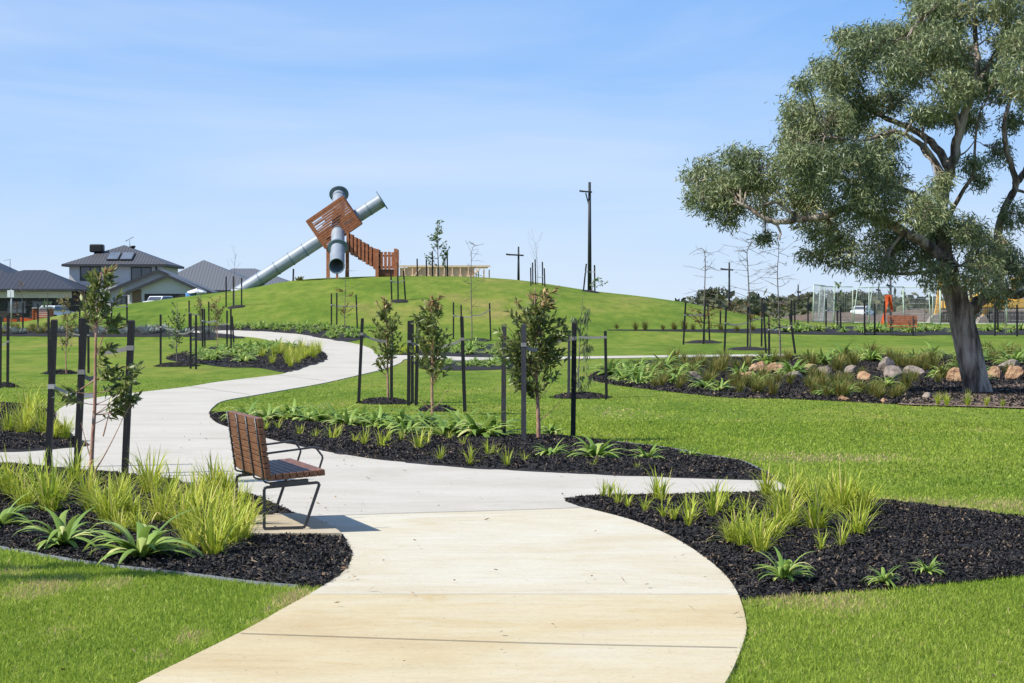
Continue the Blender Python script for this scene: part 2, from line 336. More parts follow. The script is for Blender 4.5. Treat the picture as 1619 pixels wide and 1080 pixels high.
PATH_NEAR_A = [(-50, 1250), (-50, 1250), (100, 1150), (230, 1080), (300, 1045), (390, 1000), (450, 966), (488, 945), (488, 945), (830, 945), (1168, 945), (1168, 945), (1179, 985), (1177, 1015), (1150, 1080), (1100, 1150), (1030, 1250), (1030, 1250)]
PATH_NEAR_B = [(488, 945), (488, 945)]+NEAR_L+[(1168, 945), (1168, 945), (830, 945)]
PATH_FAR = [(473, 821), (473, 821), (440, 803), (400, 788), (350, 777), (301, 769), (263, 760), (190, 752), (150, 749), (60, 740), (-20, 736), (-150, 730), (-150, 730), (-150, 716), (-150, 716), (0, 716), (60, 714),
            (143, 707), (143, 707), (115, 692), (97, 675), (88, 662), (92, 650), (110, 640), (145, 631), (220, 621.5), (294, 613), (343, 605), (393, 599), (442, 593), (459, 588), (492, 578), (512, 571), (518, 566),
            (515, 561), (504, 555), (467, 546), (430, 539), (403, 534), (373, 532), (300, 530), (200, 529), (200, 529), (200, 524), (200, 524), (300, 523.5), (368, 522), (418, 524), (467, 528), (516, 536), (566, 545), (588, 553), (597, 561.5),
            (640, 562.5), (700, 564), (780, 566), (940, 564), (1100, 562), (1240, 560.5), (1240, 560.5), (1240, 563.3), (1240, 563.3), (1100, 565), (940, 567.5), (780, 570), (700, 570), (645, 568), (632, 575), (608, 584), (567, 594),
            (510, 607), (454, 617), (397, 627), (354, 635), (338, 644), (331, 655), (338, 667), (357, 676), (414, 693), (454, 703), (522, 717), (596, 729), (661, 735), (740, 742), (800, 745), (863, 748.5), (1018, 756),
            (1228, 763), (1228, 763), (1243, 773), (1228, 781), (1160, 784), (1060, 786), (960, 788), (915, 790), (893, 794), (905, 800), (925, 806), (925, 806), (780, 811), (640, 815)]
PNA = world_poly(PATH_NEAR_A); PNB = world_poly(PATH_NEAR_B); PN = world_poly(PATH_NEAR_A[:7]+[(505, 935)]+NEAR_L+PATH_NEAR_A[11:]); PF = world_poly(PATH_FAR)
PZ = .02
sheet('path', PNA, M['concrete_warm'], .5, PZ, .08)
sheet('path', PNB, M['concrete_pale'], .5, PZ, .08)
sheet('path', PF, M['concrete'], 1.0, PZ, .08)
PAD = [(370, 822), (370, 822), (473, 821), (473, 821), (500, 829), (531, 846), (540, 853.5), (540, 853.5), (470, 853.5), (395, 853.5), (370, 853.5), (370, 853.5)]
PADW = world_poly(PAD, 4)
sheet('bench_pad', PADW, M['pad'], .4, .052, .09)
def joint(pts, w=.012):
    mb = MB(); P = [G(*p) for p in dense(pts, 12, False)]
    for a, b in zip(P[:-1], P[1:]):
        n = Vector((-(b-a).y, (b-a).x, 0)).normalized()*w/2; z = Vector((0, 0, PZ+.004))
        mb.add([a-n+z, b-n+z, b+n+z, a+n+z], [(0, 1, 2, 3)])
    o = mb.build('path_joint', M['joint']); tag(o, kind='structure')
joint([(380, 1008), (640, 1017), (900, 1025), (1179, 1031)])
joint([(490, 945), (830, 945), (1168, 945)], .005)
joint([(474, 821), (640, 815.3), (780, 811.3), (922, 806.3)], .016)
joint([(112, 695), (250, 695), (385, 695.5)], .02)
joint([(480, 706), (560, 700)], .001)
joint([(440, 594), (520, 604)], .02); joint([(300, 612.5), (400, 626)], .02); joint([(517, 563), (590, 558)], .02)

BEDS = {
 'A': [(-200, 732), (-200, 732), (-20, 734), (60, 738), (150, 747), (190, 750), (263, 758), (301, 767), (350, 775), (400, 786), (440, 801), (480, 819), (545, 850), (556, 868), (560, 888), (545, 911), (515, 930), (490, 931), (400, 924), (300, 911), (200, 900), (100, 886), (0, 868), (-200, 835), (-200, 835)],
 'C': [(-150, 640), (-150, 640), (0, 640), (33, 641), (75, 649), (90, 656), (92, 665), (100, 676), (117, 690), (146, 708), (146, 708), (60, 716), (0, 718), (-150, 718), (-150, 718)],
 'M': [(329, 655), (360, 655.5), (400, 659), (450, 665), (520, 672), (600, 680), (700, 687), (800, 692), (894, 693), (972, 702), (1018, 707), (1064, 713), (1110, 722), (1172, 733), (1203, 747), (1230, 764), (1230, 764),
       (1018, 758), (863, 750.5), (800, 747), (740, 744), (661, 737), (596, 731), (522, 719), (454, 705), (414, 695), (357, 678), (338, 669)],
 'B': [(891, 793), (915, 788), (960, 786), (1060, 784), (1160, 782), (1228, 779), (1300, 786), (1380, 794), (1450, 800), (1530, 810), (1619, 822), (1800, 850), (1900, 880), (1750, 895), (1619, 912), (1500, 925), (1400, 934), (1300, 940), (1200, 947),
       (1165, 952), (1165, 943), (1146, 915), (1108, 884), (1058, 853), (998, 828), (923, 808), (903, 802)],
 'D': [(519, 566.5), (514, 573), (492, 580), (459, 590), (408, 582), (358, 581), (311, 575), (287, 573), (262, 567), (290, 558), (330, 552), (373, 548), (430, 545), (467, 545), (505, 554), (517, 561)],
 'E': [(300, 524), (368, 523.5), (418, 525.5), (467, 529.5), (516, 537.5), (545, 541), (573, 536), (580, 530), (566, 524), (523, 516.5), (492, 514.5), (442, 513), (368, 514), (300, 517)],
 'F': [(-300, 519), (-300, 519), (0, 519), (120, 519), (250, 518.5), (250, 523.5), (250, 523.5), (370, 529), (370, 529), (385, 535), (300, 533), (150, 533), (0, 532), (-300, 532), (-300, 532)],
 'K': [(625, 561.5), (625, 561.5), (665, 551), (700, 546), (760, 545), (815, 548), (830, 560), (815, 565), (780, 566), (700, 564)],
 'L': [(655, 571), (700, 571.5), (780, 571.5), (815, 574), (810, 583), (740, 586), (690, 585), (662, 580)],
 'R': [(930, 598), (950, 584), (985, 574), (1060, 569), (1150, 566), (1240, 564), (1350, 562), (1500, 561), (1700, 561), (1850, 562), (1850, 562), (1850, 655), (1850, 655), (1619, 646), (1450, 641), (1330, 635), (1240, 631), (1150, 629), (1070, 621), (985, 611), (945, 604)],
 'S': [(960, 521.5), (960, 521.5), (1100, 521), (1180, 520), (1300, 517), (1450, 519), (1619, 520), (1800, 522), (1800, 522), (1800, 531), (1800, 531), (1619, 530), (1350, 530), (1200, 527.5), (1050, 524), (960, 522.7), (960, 522.7)],
}
BW = {k: world_poly(v, 5) for k, v in BEDS.items()}
rng = np.random.default_rng(5)
for k, st in (('A', .22), ('C', .3), ('M', .3), ('B', .22), ('D', .5), ('E', .9), ('F', .9), ('K', .7), ('L', .7), ('R', .5), ('S', .9)):
    sheet('mulch_bed', BW[k], M['mulch_brown'] if k == 'R' else M['mulch'], st, .012, 0, jitter=.008, mound=0 if k == 'R' else .05 if k not in 'AB' else .02, rng=rng)
LITTER = world_poly([(1420, 640.5), (1440, 632), (1480, 626), (1540, 617), (1619, 608), (1850, 605), (1850, 605), (1850, 658), (1850, 658), (1619, 647.5), (1480, 643)], 5)
sheet('leaf_litter', LITTER, M['leaf_litter'], .5, .026, 0, rng=rng)
RINGS = []; RC = []
def ring(px, py, rx, h=.1, ry=None, mt='mulch'):           # low mulch mound under a young tree
    c = G(px, py); r = rx*c.y/F; ry = (ry or r*1.0); mb = MB(); n = 28; V = [(c.x, c.y, c.z+h)]; rr = np.random.default_rng(int(px))
    J = rr.uniform(.88, 1.1, n)
    for t in (.35, .7, 1):
        for i in range(n):
            a = 2*math.pi*i/n; q = J[i] if t == 1 else 1
            x = c.x+math.cos(a)*r*t*q; y = c.y+math.sin(a)*ry*t*q
            V.append((x, y, float(hgt(x, y))+(h*(1-t**3)+.008 if t < 1 else .002)+rr.normal(0, .006)))
    Fc = [(0, 1+i, 1+(i+1) % n) for i in range(n)]
    for k in range(2): Fc += [(1+k*n+i, 1+(k+1)*n+i, 1+(k+1)*n+(i+1) % n, 1+k*n+(i+1) % n) for i in range(n)]
    mb.add(V, Fc, 0, True); tag(mb.build('mulch_ring', M[mt]), kind='structure'); RC.append((c.x, c.y, r, ry, h)); RINGS.append([(c.x+math.cos(2*math.pi*i/16)*r, c.y+math.sin(2*math.pi*i/16)*ry) for i in range(16)])
for a in ((95, 591, 28), (280, 579, 34), (322, 537, 23), (343, 552, 18), (374, 486, 15), (541, 519, 21), (632, 477, 15), (608, 638, 42), (754, 539, 22),
          (918, 629, 46), (1111, 542, 29), (1184, 553, 35), (5, 612, 24), (934, 462, 15), (690, 650, 30)): ring(*a)
# metal edging along the near-left bed
mb = MB(); P = [G(*p) for p in dense([(-200, 836), (0, 868), (100, 886), (200, 900), (300, 911), (400, 924), (478, 931)], 8, False)]
for a, b in zip(P[:-1], P[1:]): mb.bar(a+Vector((0, 0, -.012)), b+Vector((0, 0, -.012)), .010, .07)
tag(mb.build('bed_edging', M['edging']), 'grey edging strip between front-left lawn and black mulch bed', 'edging')
mb = MB(); P = [G(*p) for p in dense([(972, 701.5), (1018, 706.5), (1064, 712.5), (1110, 721.5), (1172, 732.5), (1203, 746.5), (1228, 761)], 8, False)]
for a, b in zip(P[:-1], P[1:]): mb.bar(a+Vector((0, 0, .0)), b+Vector((0, 0, .0)), .012, .07)
tag(mb.build('bed_edging', M['edging']), 'grey edging strip round the right tip of the middle mulch bed', 'edging')

# terrain sheet
gy = np.concatenate([np.arange(-25, 190, 1.0), 190*1.09**np.arange(0, 37)]); gx = np.concatenate([-(70*1.12**np.arange(33, 0, -1)), np.arange(-70, 70.1, 1.0), 70*1.12**np.arange(1, 34)])
XX, YY = np.meshgrid(gx, gy); ZZ = hgt(XX, YY); nx = len(gx); ny = len(gy)
ii = (np.arange(ny-1)[:, None]*nx+np.arange(nx-1)[None, :]).ravel()
g = link('ground', np_mesh('ground', np.stack([XX, YY, ZZ], -1), np.stack([ii, ii+1, ii+1+nx, ii+nx], -1), M['lawn'])); tag(g, kind='structure')
SITE = [(-3, 150), (150, 150), (150, 330), (-3, 330)]
mb = MB(); n = 60; V = []; rs = np.random.default_rng(3)
X0, X1, Y0, Y1 = 21, 110, 119, 220
for j in range(n):
    for i in range(n):
        x = X0+(X1-X0)*i/(n-1)+(-3 if j > 10 else 0); y = Y0+(Y1-Y0)*j/(n-1)
        z = float(hgt(x, y))+.02+(.0 if j < 2 else 1.0*max(0, math.sin(x*.21+1.3)*math.sin(y*.13)+.25*math.sin(x*.9+y*.5))*smooth(124, 135, y)*smooth(X0, X0+14, x))
        V.append((x, y, z))
mb.add(V, [(j*n+i, j*n+i+1, (j+1)*n+i+1, (j+1)*n+i) for j in range(n-1) for i in range(n-1)], 0, True)
tag(mb.build('bare_earth', M['soil']), kind='structure')

# ------------------------------------------------------------ grass blades and mulch chips
def scatter(y0, y1, dens, margin=1.0, rng=None):
    w0 = y0*CX/F+margin; w1 = y1*CX/F+margin; n = int((y1-y0)*(w0+w1)*dens)
    y = rng.uniform(y0, y1, n*2); x = rng.uniform(-w1, w1, n*2); k = np.abs(x) < y*CX/F+margin; return x[k][:n], y[k][:n]
def on_lawn(x, y):
    bad = pnpoly(x, y, PN) | pnpoly(x, y, PF) | pnpoly(x, y, PADW)
    for k, p in BW.items():
        q = np.array(p); 
        if q[:, 1].min() < y.max(): bad |= pnpoly(x, y, p)
    for p in RINGS: bad |= pnpoly(x, y, p)
    return ~bad
def vnoise(x, y, s, seed=0):          # cheap smooth value noise
    r = np.random.default_rng(seed).uniform(0, 1, (64, 64)); u = x*s; v = y*s; i = np.floor(u).astype(int); j = np.floor(v).astype(int); a = u-i; b = v-j
    a = a*a*(3-2*a); b = b*b*(3-2*b); f = lambda i, j: r[i % 64, j % 64]
    return (f(i, j)*(1-a)+f(i+1, j)*a)*(1-b)+(f(i, j+1)*(1-a)+f(i+1, j+1)*a)*b
DRY = [(60, 935, 90, 1), (180, 925, 60, .9), (90, 1000, 60, .8), (300, 1010, 60, .9), (455, 955, 60, 1), (465, 945, 45, 1), (430, 965, 40, .9), (400, 985, 40, .8), (250, 1040, 40, .9), (30, 905, 60, .8), (120, 915, 40, .7), (200, 900, 30, .6), (1585, 1000, 14, .8), (1210, 1050, 16, .8), (1510, 985, 14, .6)]
rg = np.random.default_rng(11); VS = []; QS = []; AS = []; nb = 0
for (y0, y1, dens, hl, wd) in ((7.6, 13.5, 6000, .030, .0055), (13.5, 20, 2400, .032, .0085), (20, 33, 700, .035, .016), (33, 60, 170, .028, .026)):
    x, y = scatter(y0, y1, dens, 2.3, rg); k = on_lawn(x, y) & ((y < 33) | (rg.uniform(0, 1, len(y)) > (y-33)/27)); x = x[k]; y = y[k]; n = len(x)
    patch = .6*vnoise(x, y*.5, .9, 1)+.4*vnoise(x, y*.5, 3.1, 2)
    dry = vnoise(x, y*.6, .55, 7)
    h = hl*rg.uniform(.5, 1.3, n)*(.75+.5*patch); a = rg.uniform(0, 2*math.pi, n); lean = rg.normal(0, .8, n)
    d = np.stack([np.cos(a), np.sin(a), np.zeros(n)], -1); t = np.array([0, .55, 1.0])
    P = np.zeros((n, 3, 3)); P[:, :, 0] = x[:, None]; P[:, :, 1] = y[:, None]; P[:, :, 2] = hgt(x, y)[:, None]-.004
    P += d[:, None, :]*(h*lean)[:, None, None]*(t**1.6)[None, :, None]; P[:, :, 2] += h[:, None]*t[None, :]*np.cos(lean*.6)[:, None]
    # blades mostly turn their width across the view so that each one shows
    b = rg.uniform(-.2, 1.9, n)+rg.normal(0, .5, n); S = np.stack([np.cos(b), np.sin(b), np.zeros(n)], -1)
    Wd = wd*rg.uniform(.6, 1.4, n)[:, None]*np.array([1, .8, .12])[None]
    for (qx, qy, qr, amt) in DRY:
        c_ = G(qx, qy); dry = np.maximum(dry, .6+.4*np.exp(-(((x-c_.x)/(qr*c_.y/F))**2+((y-c_.y)/(qr*2.5*c_.y/F))**2))*amt)
    r = np.clip(.15+.55*patch+rg.normal(0, .16, n)+np.clip((dry-.78)*3.6, 0, .75)*rg.uniform(.2, 1.3, n)+(rg.uniform(0, 1, n) > .985)*.5, 0, 1)
    v, q, at_ = ribbons(P, Wd, S, r); VS.append(v); QS.append(q+nb); AS.append(at_); nb += len(v)
o = link('lawn_grass', np_mesh('lawn_grass', np.concatenate(VS), np.concatenate(QS), M['grass'], True, np.concatenate(AS)))
tag(o, 'short mown green grass covering the lawns', 'grass', kind='stuff')
VS = []; QS = []; AS = []; nb = 0
for key, dens, L_ in (('A', 3200, .035), ('B', 3000, .035), ('C', 1300, .04), ('M', 1300, .04), ('D', 160, .06), ('R', 130, .09)):
    p = np.array(BW[key]); x = rg.uniform(p[:, 0].min(), p[:, 0].max(), 400000); y = rg.uniform(p[:, 1].min(), p[:, 1].max(), 400000)
    area = np.ptp(p[:, 0])*np.ptp(p[:, 1]); m_ = int(min(400000, area*dens)); x = x[:m_]; y = y[:m_]
    k = pnpoly(x, y, BW[key]) & ~pnpoly(x, y, PN) & ~pnpoly(x, y, PF) & ~pnpoly(x, y, PADW) & (np.abs(x) < y*CX/F+2.6); x = x[k]; y = y[k]; n = len(x)
    bx = p; dd = np.ones(n)*.5
    for i0 in range(0, n, 20000): dd[i0:i0+20000] = np.min(np.hypot(x[i0:i0+20000, None]-bx[None, :, 0], y[i0:i0+20000, None]-bx[None, :, 1]), axis=1)
    z = hgt(x, y)+.015+(.05 if key not in 'ABR' else .02 if key != 'R' else 0)*np.clip(dd/.5, 0, 1)+.02*vnoise(x, y, 6, 4)
    a = rg.uniform(0, 2*math.pi, n); e = rg.normal(0, .45, n); D = np.stack([np.cos(a)*np.cos(e), np.sin(a)*np.cos(e), np.sin(e)], -1)
    S = np.cross(D, np.array([0, 0, 1.0])[None]); S /= np.linalg.norm(S, axis=1, keepdims=True)+1e-6; ro = rg.normal(0, .6, n)
    U = np.cross(S, D); S = S*np.cos(ro)[:, None]+U*np.sin(ro)[:, None]
    l = L_*rg.uniform(.4, 1.8, n); C = np.stack([x, y, z], -1)
    P = C[:, None, :]+D[:, None, :]*l[:, None, None]*np.array([-.5, 0, .5])[None, :, None]; Wd = (L_*.33*rg.uniform(.5, 1.6, n))[:, None]*np.array([.6, 1, .5])[None]
    v, q, at_ = ribbons(P, Wd, S, rg.uniform(0, 1, n)**1.0, .15); VS.append(v); QS.append(q+nb); AS.append(at_); nb += len(v)
for cx, cy, rx_, ry_, hh in RC:
    if cy > 70: continue
    n = int(rx_*ry_*3.14*600); a = rg.uniform(0, 6.28, n); t = rg.uniform(0, 1, n)**.5*1.08; x = cx+np.cos(a)*rx_*t; y = cy+np.sin(a)*ry_*t; z = hgt(x, y)+np.maximum(0, hh*(1-t**3))+.018
    a = rg.uniform(0, 6.28, n); e = rg.normal(0, .5, n); D = np.stack([np.cos(a)*np.cos(e), np.sin(a)*np.cos(e), np.sin(e)], -1); S = np.cross(D, np.array([0, 0, 1.0])[None])+rg.normal(0, .4, (n, 3)); S /= np.linalg.norm(S, axis=1, keepdims=True)
    P = np.stack([x, y, z], -1)[:, None]+D[:, None]*(.05*rg.uniform(.5, 1.6, n))[:, None, None]*np.array([-.5, 0, .5])[None, :, None]; v, q, at_ = ribbons(P, (.02*rg.uniform(.5, 1.6, n))[:, None]*np.array([.6, 1, .5])[None], S, rg.uniform(0, 1, n), .15); VS.append(v); QS.append(q+nb); AS.append(at_); nb += len(v)
SP = None
o = link('mulch_chips', np_mesh('mulch_chips', np.concatenate(VS), np.concatenate(QS), M['chips'], False, np.concatenate(AS)))
tag(o, 'black bark chips covering the garden beds', 'mulch', kind='stuff')

rl = np.random.default_rng(21); x, y = scatter(8, 34, 1.3, .6, rl); q = [G(a, b) for a, b in ((530, 925), (1190, 950), (460, 800), (880, 752), (600, 735), (1185, 786), (450, 590), (990, 752))]
for c_ in q: x = np.concatenate([x, rl.normal(c_.x, .35, 14)]); y = np.concatenate([y, rl.normal(c_.y, .5, 14)])
n = len(x); a = rl.uniform(0, 6.28, n); C = np.stack([x, y, hgt(x, y)+.035+rl.uniform(0, .012, n)], -1); D = np.stack([np.cos(a), np.sin(a), rl.normal(0, .3, n)], -1); S = np.stack([-np.sin(a), np.cos(a), rl.normal(0, .4, n)], -1)
P = C[:, None]+D[:, None]*(rl.uniform(.015, .05, n))[:, None, None]*np.array([-.5, 0, .5])[None, :, None]; v, qd, at_ = ribbons(P, rl.uniform(.008, .022, n)[:, None]*np.array([.2, 1, .2])[None], S, rl.uniform(0, 1, n), .1)
M['dead_leaf'] = mat('dead_leaf', [(.05, .035, .025), (.22, .13, .07), (.38, .27, .15)], .8, attr=True)
tag(link('fallen_leaves', np_mesh('fallen_leaves', v, qd, M['dead_leaf'], False, at_)), 'small dry leaves and chips scattered over path and lawn', 'leaves', kind='stuff')

# ------------------------------------------------------------ clump plants
def arch(n, L, th0, bend, K, rng, az=None, base_r=.03):
    az = rng.uniform(0, 2*math.pi, n) if az is None else az; t = np.linspace(0, 1, K)
    th = th0[:, None]+bend[:, None]*t[None, :]**1.4; dr = np.sin(th)*(L/(K-1))[:, None]; dz = np.cos(th)*(L/(K-1))[:, None]
    R = np.concatenate([np.zeros((n, 1)), np.cumsum((dr[:, 1:]+dr[:, :-1])/2, 1)], 1)+rng.uniform(0, base_r, n)[:, None]
    Z = np.concatenate([np.zeros((n, 1)), np.cumsum((dz[:, 1:]+dz[:, :-1])/2, 1)], 1)
    tw = rng.normal(0, .22, n)[:, None]*t[None, :]**2
    P = np.stack([R*np.cos(az[:, None]+tw), R*np.sin(az[:, None]+tw), Z], -1); S = np.stack([-np.sin(az), np.cos(az), np.zeros(n)], -1)
    return P, S
PLANTS = {}
def make_plants():
    for i in range(4):                # broad strappy lilies, unit height about 0.45 m
        r = np.random.default_rng(40+i); n = 36; L = r.uniform(.34, .66, n); P, S = arch(n, L, r.uniform(.15, 1.15, n), r.uniform(.9, 2.4, n), 8, r, base_r=.04)
        w = r.uniform(.06, .09, n)[:, None]*np.array([.5, .8, 1, 1, .92, .72, .42, .04])[None]
        v, q, a = ribbons(P, w, S, np.clip(r.normal(.42, .25, n), 0, 1), .16); PLANTS['lily', i] = np_mesh('lily_leaves', v, q, M['lily'], True, a)
    for i in range(4):                # grassy clumps
        r = np.random.default_rng(60+i); n = 96; L = r.uniform(.25, .8, n); P, S = arch(n, L, np.abs(r.normal(.05, .35, n)), np.abs(r.normal(.75, .75, n)), 6, r, base_r=.12)
        w = r.uniform(.014, .026, n)[:, None]*np.array([.8, 1, 1, .85, .6, .08])[None]
        v, q, a = ribbons(P, w, S, np.clip(r.normal([.3, .5, .62, .42][i], .24, n)+(r.uniform(0, 1, n) > .93)*.4, 0, 1), .1); PLANTS['clump', i] = np_mesh('grass_leaves', v, q, M['lomandra'], True, a)
    for i in range(3):                # small young tufts
        r = np.random.default_rng(80+i); n = 26; L = r.uniform(.2, .55, n); P, S = arch(n, L, np.abs(r.normal(.05, .3, n)), np.abs(r.normal(.7, .7, n)), 5, r, base_r=.05)
        w = r.uniform(.013, .022, n)[:, None]*np.array([.8, 1, .9, .7, .08])[None]
        v, q, a = ribbons(P, w, S, np.clip(r.normal(.45, .25, n), 0, 1), .1); PLANTS['tuft', i] = np_mesh('tuft_leaves', v, q, M['lomandra'], True, a)
    for i in range(3):                # brownish tussocks of the rock bed
        r = np.random.default_rng(90+i); n = 150; L = r.uniform(.25, .7, n); P, S = arch(n, L, np.abs(r.normal(0, .4, n)), np.abs(r.normal(.4, .5, n)), 4, r, base_r=.1)
        w = r.uniform(.012, .024, n)[:, None]*np.array([1, 1, .7, .1])[None]
        v, q, a = ribbons(P, w, S, r.uniform(0, 1, n)); PLANTS['tussock', i] = np_mesh('tussock_leaves', v, q, M['tussock'], True, a)
    for i in range(2):                # silver leaved low bush
        r = np.random.default_rng(97+i); n = 220; L = r.uniform(.1, .4, n); P, S = arch(n, L, np.abs(r.normal(.2, .6, n)), r.uniform(.1, .6, n), 4, r, base_r=.25)
        w = r.uniform(.02, .04, n)[:, None]*np.array([.3, 1, 1, .2])[None]
        v, q, a = ribbons(P, w, S, r.uniform(0, 1, n)); PLANTS['silver', i] = np_mesh('silver_leaves', v, q, M['silver'], True, a)
make_plants()
NAMES = {'lily': 'lily_plant', 'clump': 'grass_clump', 'tuft': 'grass_tuft', 'tussock': 'tussock_grass', 'silver': 'silver_bush'}
def plants(kind, lst, label, cat, group, seed=0, ref=.5, zo=.04, wide=1.0, order='left'):
    """lst of (px, py of the base, height in photo pixels); label holds %s for the ordinal"""
    r = random.Random(seed); nv = len([k for k in PLANTS if k[0] == kind]); lst = sorted(lst)
    for i, (px, py, h) in enumerate(lst):
        b = G(px, py); s = h*b.y/F/ref
        o = link(NAMES[kind], PLANTS[kind, r.randrange(nv)]); o.location = b+Vector((0, 0, zo-.01)); o.scale = (s*wide*r.uniform(.9, 1.12), s*wide*r.uniform(.9, 1.12), s*r.uniform(.92, 1.08))
        o.rotation_euler = (0, 0, r.uniform(0, 6.28)); tag(o, (label % nth(i+1)) if '%s' in label else label, cat, group if len(lst) > 1 else None)
plants('clump', [(60, 800, 85), (20, 790, 84), (80, 815, 85), (118, 772, 62), (150, 818, 70), (172, 832, 78), (236, 786, 80), (208, 828, 68), (337, 790, 76), (358, 790, 62), (255, 832, 80), (290, 848, 84),
       (322, 862, 92), (338, 884, 92), (368, 868, 84), (305, 822, 76), (388, 838, 70), (345, 828, 74), (-30, 800, 80), (272, 805, 66), (40, 812, 60), (95, 800, 56), (190, 800, 58), (140, 795, 60), (218, 850, 52), (312, 800, 58), (372, 812, 60), (355, 850, 66), (-5, 782, 66), (300, 880, 60), (190, 852, 50), (385, 862, 60)],
       '%s yellow-green grassy clump from the left in the near-left bed', 'grass plant', 'grassy clumps in the near-left bed', 1, .7, wide=1.0)
plants('lily', [(100, 870, 64), (222, 890, 76), (0, 838, 56)], '%s broad-leaved lily from the left at the front of the near-left bed', 'lily', 'lilies at the front of the near-left bed', 2, .42, wide=1.1)
plants('clump', [(13, 690, 38), (45, 682, 58), (36, 692, 45), (66, 692, 46), (102, 700, 38), (84, 700, 44), (-20, 680, 50)], '%s grassy clump from the left in the bed behind the near-left stakes', 'grass plant', 'grassy clumps in the far-left mulch bed', 3, .55, wide=.8)
plants('tuft', [(953, 791, 30), (964, 793, 34), (978, 803, 38), (992, 809, 28), (1019, 816, 32), (1037, 797, 52), (1047, 800, 50), (1049, 824, 38), (1065, 830, 38), (1088, 838, 55), (1096, 830, 50), (1126, 824, 62), (1134, 818, 60), (1154, 819, 38), (1179, 817, 34)],
       '%s small grass tuft from the left along the right bed\'s path side', 'grass plant', 'small tufts along the right bed', 4, .42)
plants('clump', [(1158, 866, 46), (1177, 870, 60), (1202, 881, 62), (1220, 858, 62), (1236, 822, 60), (1246, 840, 62), (1291, 844, 70), (1309, 812, 60), (1331, 820, 72), (1341, 816, 62), (1355, 853, 58), (1366, 820, 56), (1213, 790, 46), (1256, 792, 50), (1280, 800, 48)],
       '%s yellow-green grassy clump from the left in the right mulch bed', 'grass plant', 'grassy clumps in the right bed', 5, .60, wide=1.0)
plants('tuft', [(1330, 872, 44), (1298, 878, 38), (1190, 845, 40)], '%s thin grass tuft from the left at the front of the right bed\'s clumps', 'grass plant', 'thin tufts in front of the right bed clumps', 6, .42)
plants('lily', [(1241, 925, 64)], 'large broad-leaved lily at the front of the right mulch bed', 'lily', None, 7, .5, wide=.8)
plants('lily', [(1397, 930, 40), (1467, 914, 34)], '%s of the two small lilies from the left near the right lawn', 'lily', 'two small lilies in the right bed', 8, .48, wide=.85)
plants('lily', [(388, 667, 36), (422, 670, 34), (460, 669, 36), (484, 671, 40), (503, 673, 34), (533, 674, 36), (553, 678, 34), (576, 676, 38), (597, 681, 38), (614, 679, 36), (636, 684, 42), (659, 685, 46), (680, 683, 40), (706, 696, 46),
       (730, 688, 42), (757, 697, 50), (779, 694, 46), (645, 692, 34), (720, 694, 36)], '%s lily from the left in the row along the middle bed', 'lily', 'lilies in the row along the middle bed', 9, .45, wide=1.15)
plants('lily', [(871, 728, 36), (941, 731, 46), (1024, 733, 34), (1092, 728, 26), (872, 693, 26)], '%s lily from the left on the bare right half of the middle bed', 'lily', 'spaced lilies right of the middle bed stakes', 10, .45, wide=.95)
plants('tuft', [(440, 684, 25), (474, 694, 26), (499, 699, 20), (525, 701, 32), (533, 697, 28), (561, 706, 22), (576, 711, 34), (604, 714, 38), (612, 706, 26), (635, 703, 22), (661, 717, 44), (675, 709, 28), (696, 734, 28), (709, 703, 22), (743, 740, 36),
       (732, 711, 22), (772, 728, 30), (783, 727, 22), (802, 743, 36), (829, 737, 24), (938, 746, 20), (1008, 749, 16), (420, 686, 20)], '%s small grass tuft from the left on the front mulch of middle bed', 'grass plant', 'small tufts in the middle bed', 11, .42)
ROCKS = [(1182, 600, 26), (1201, 590, 34), (1231, 588, 32), (1281, 587, 28), (1256, 599, 36), (1098, 606, 26), (1368, 601, 30), (1404, 588, 44), (1413, 600, 50), (1513, 603, 30), (1572, 598, 26), (1604, 600, 28), (1594, 583, 52), (1466, 631, 24), (1545, 620, 60), (1300, 592, 26), (1345, 590, 24), (1445, 592, 30)]
def fill(poly_px, n, seed, hmin, hmax, x0=None):
    r = random.Random(seed); xs = [p[0] for p in poly_px]; ys = [p[1] for p in poly_px]; out = []; t = 0
    while len(out) < n and t < 20000:
        t += 1; x = r.uniform(min(xs), max(xs)); y = r.uniform(min(ys), max(ys))
        if any(abs(x-a) < w_*.62 and b-4 < y < b+hmax*.28 for a, b, w_ in ROCKS): continue
        if pnpoly(np.array([x]), np.array([y]), poly_px)[0] and all(abs(x-a)/2.2+abs(y-b)*2 > 2.6 for a, b, _ in out): out.append((x, y, r.uniform(hmin, hmax)))
    return out
plants('lily', fill([(275, 566), (300, 560), (370, 551), (440, 549), (490, 552), (420, 560), (408, 576), (360, 576), (300, 570)], 34, 1, 14, 19), '%s lily from the left in the bed inside the path\'s bend', 'lily', 'lilies in the bed inside the bend', 12, .45, wide=1.2)
plants('clump', fill([(412, 564), (450, 556), (505, 558), (508, 565), (480, 578), (455, 585), (415, 578)], 26, 2, 15, 21), '%s yellow grassy clump from the left at the tip of bend bed', 'grass plant', 'yellow clumps at the tip of the bend bed', 13, .55, wide=.75)
plants('lily', fill([(370, 516), (440, 515), (520, 518), (560, 526), (572, 534), (540, 537), (500, 532), (450, 524), (370, 521)], 60, 3, 8, 13), '%s leafy clump from the left in the strip below the hill', 'lily', 'leafy clumps along the foot of the hill', 14, .45, wide=.9)
plants('lily', fill([(690, 549), (760, 547), (812, 549), (822, 560), (780, 564), (695, 562)], 26, 4, 12, 17), '%s lily from the left behind the thin cross path', 'lily', 'lilies behind the thin path', 15, .45, wide=1.1)
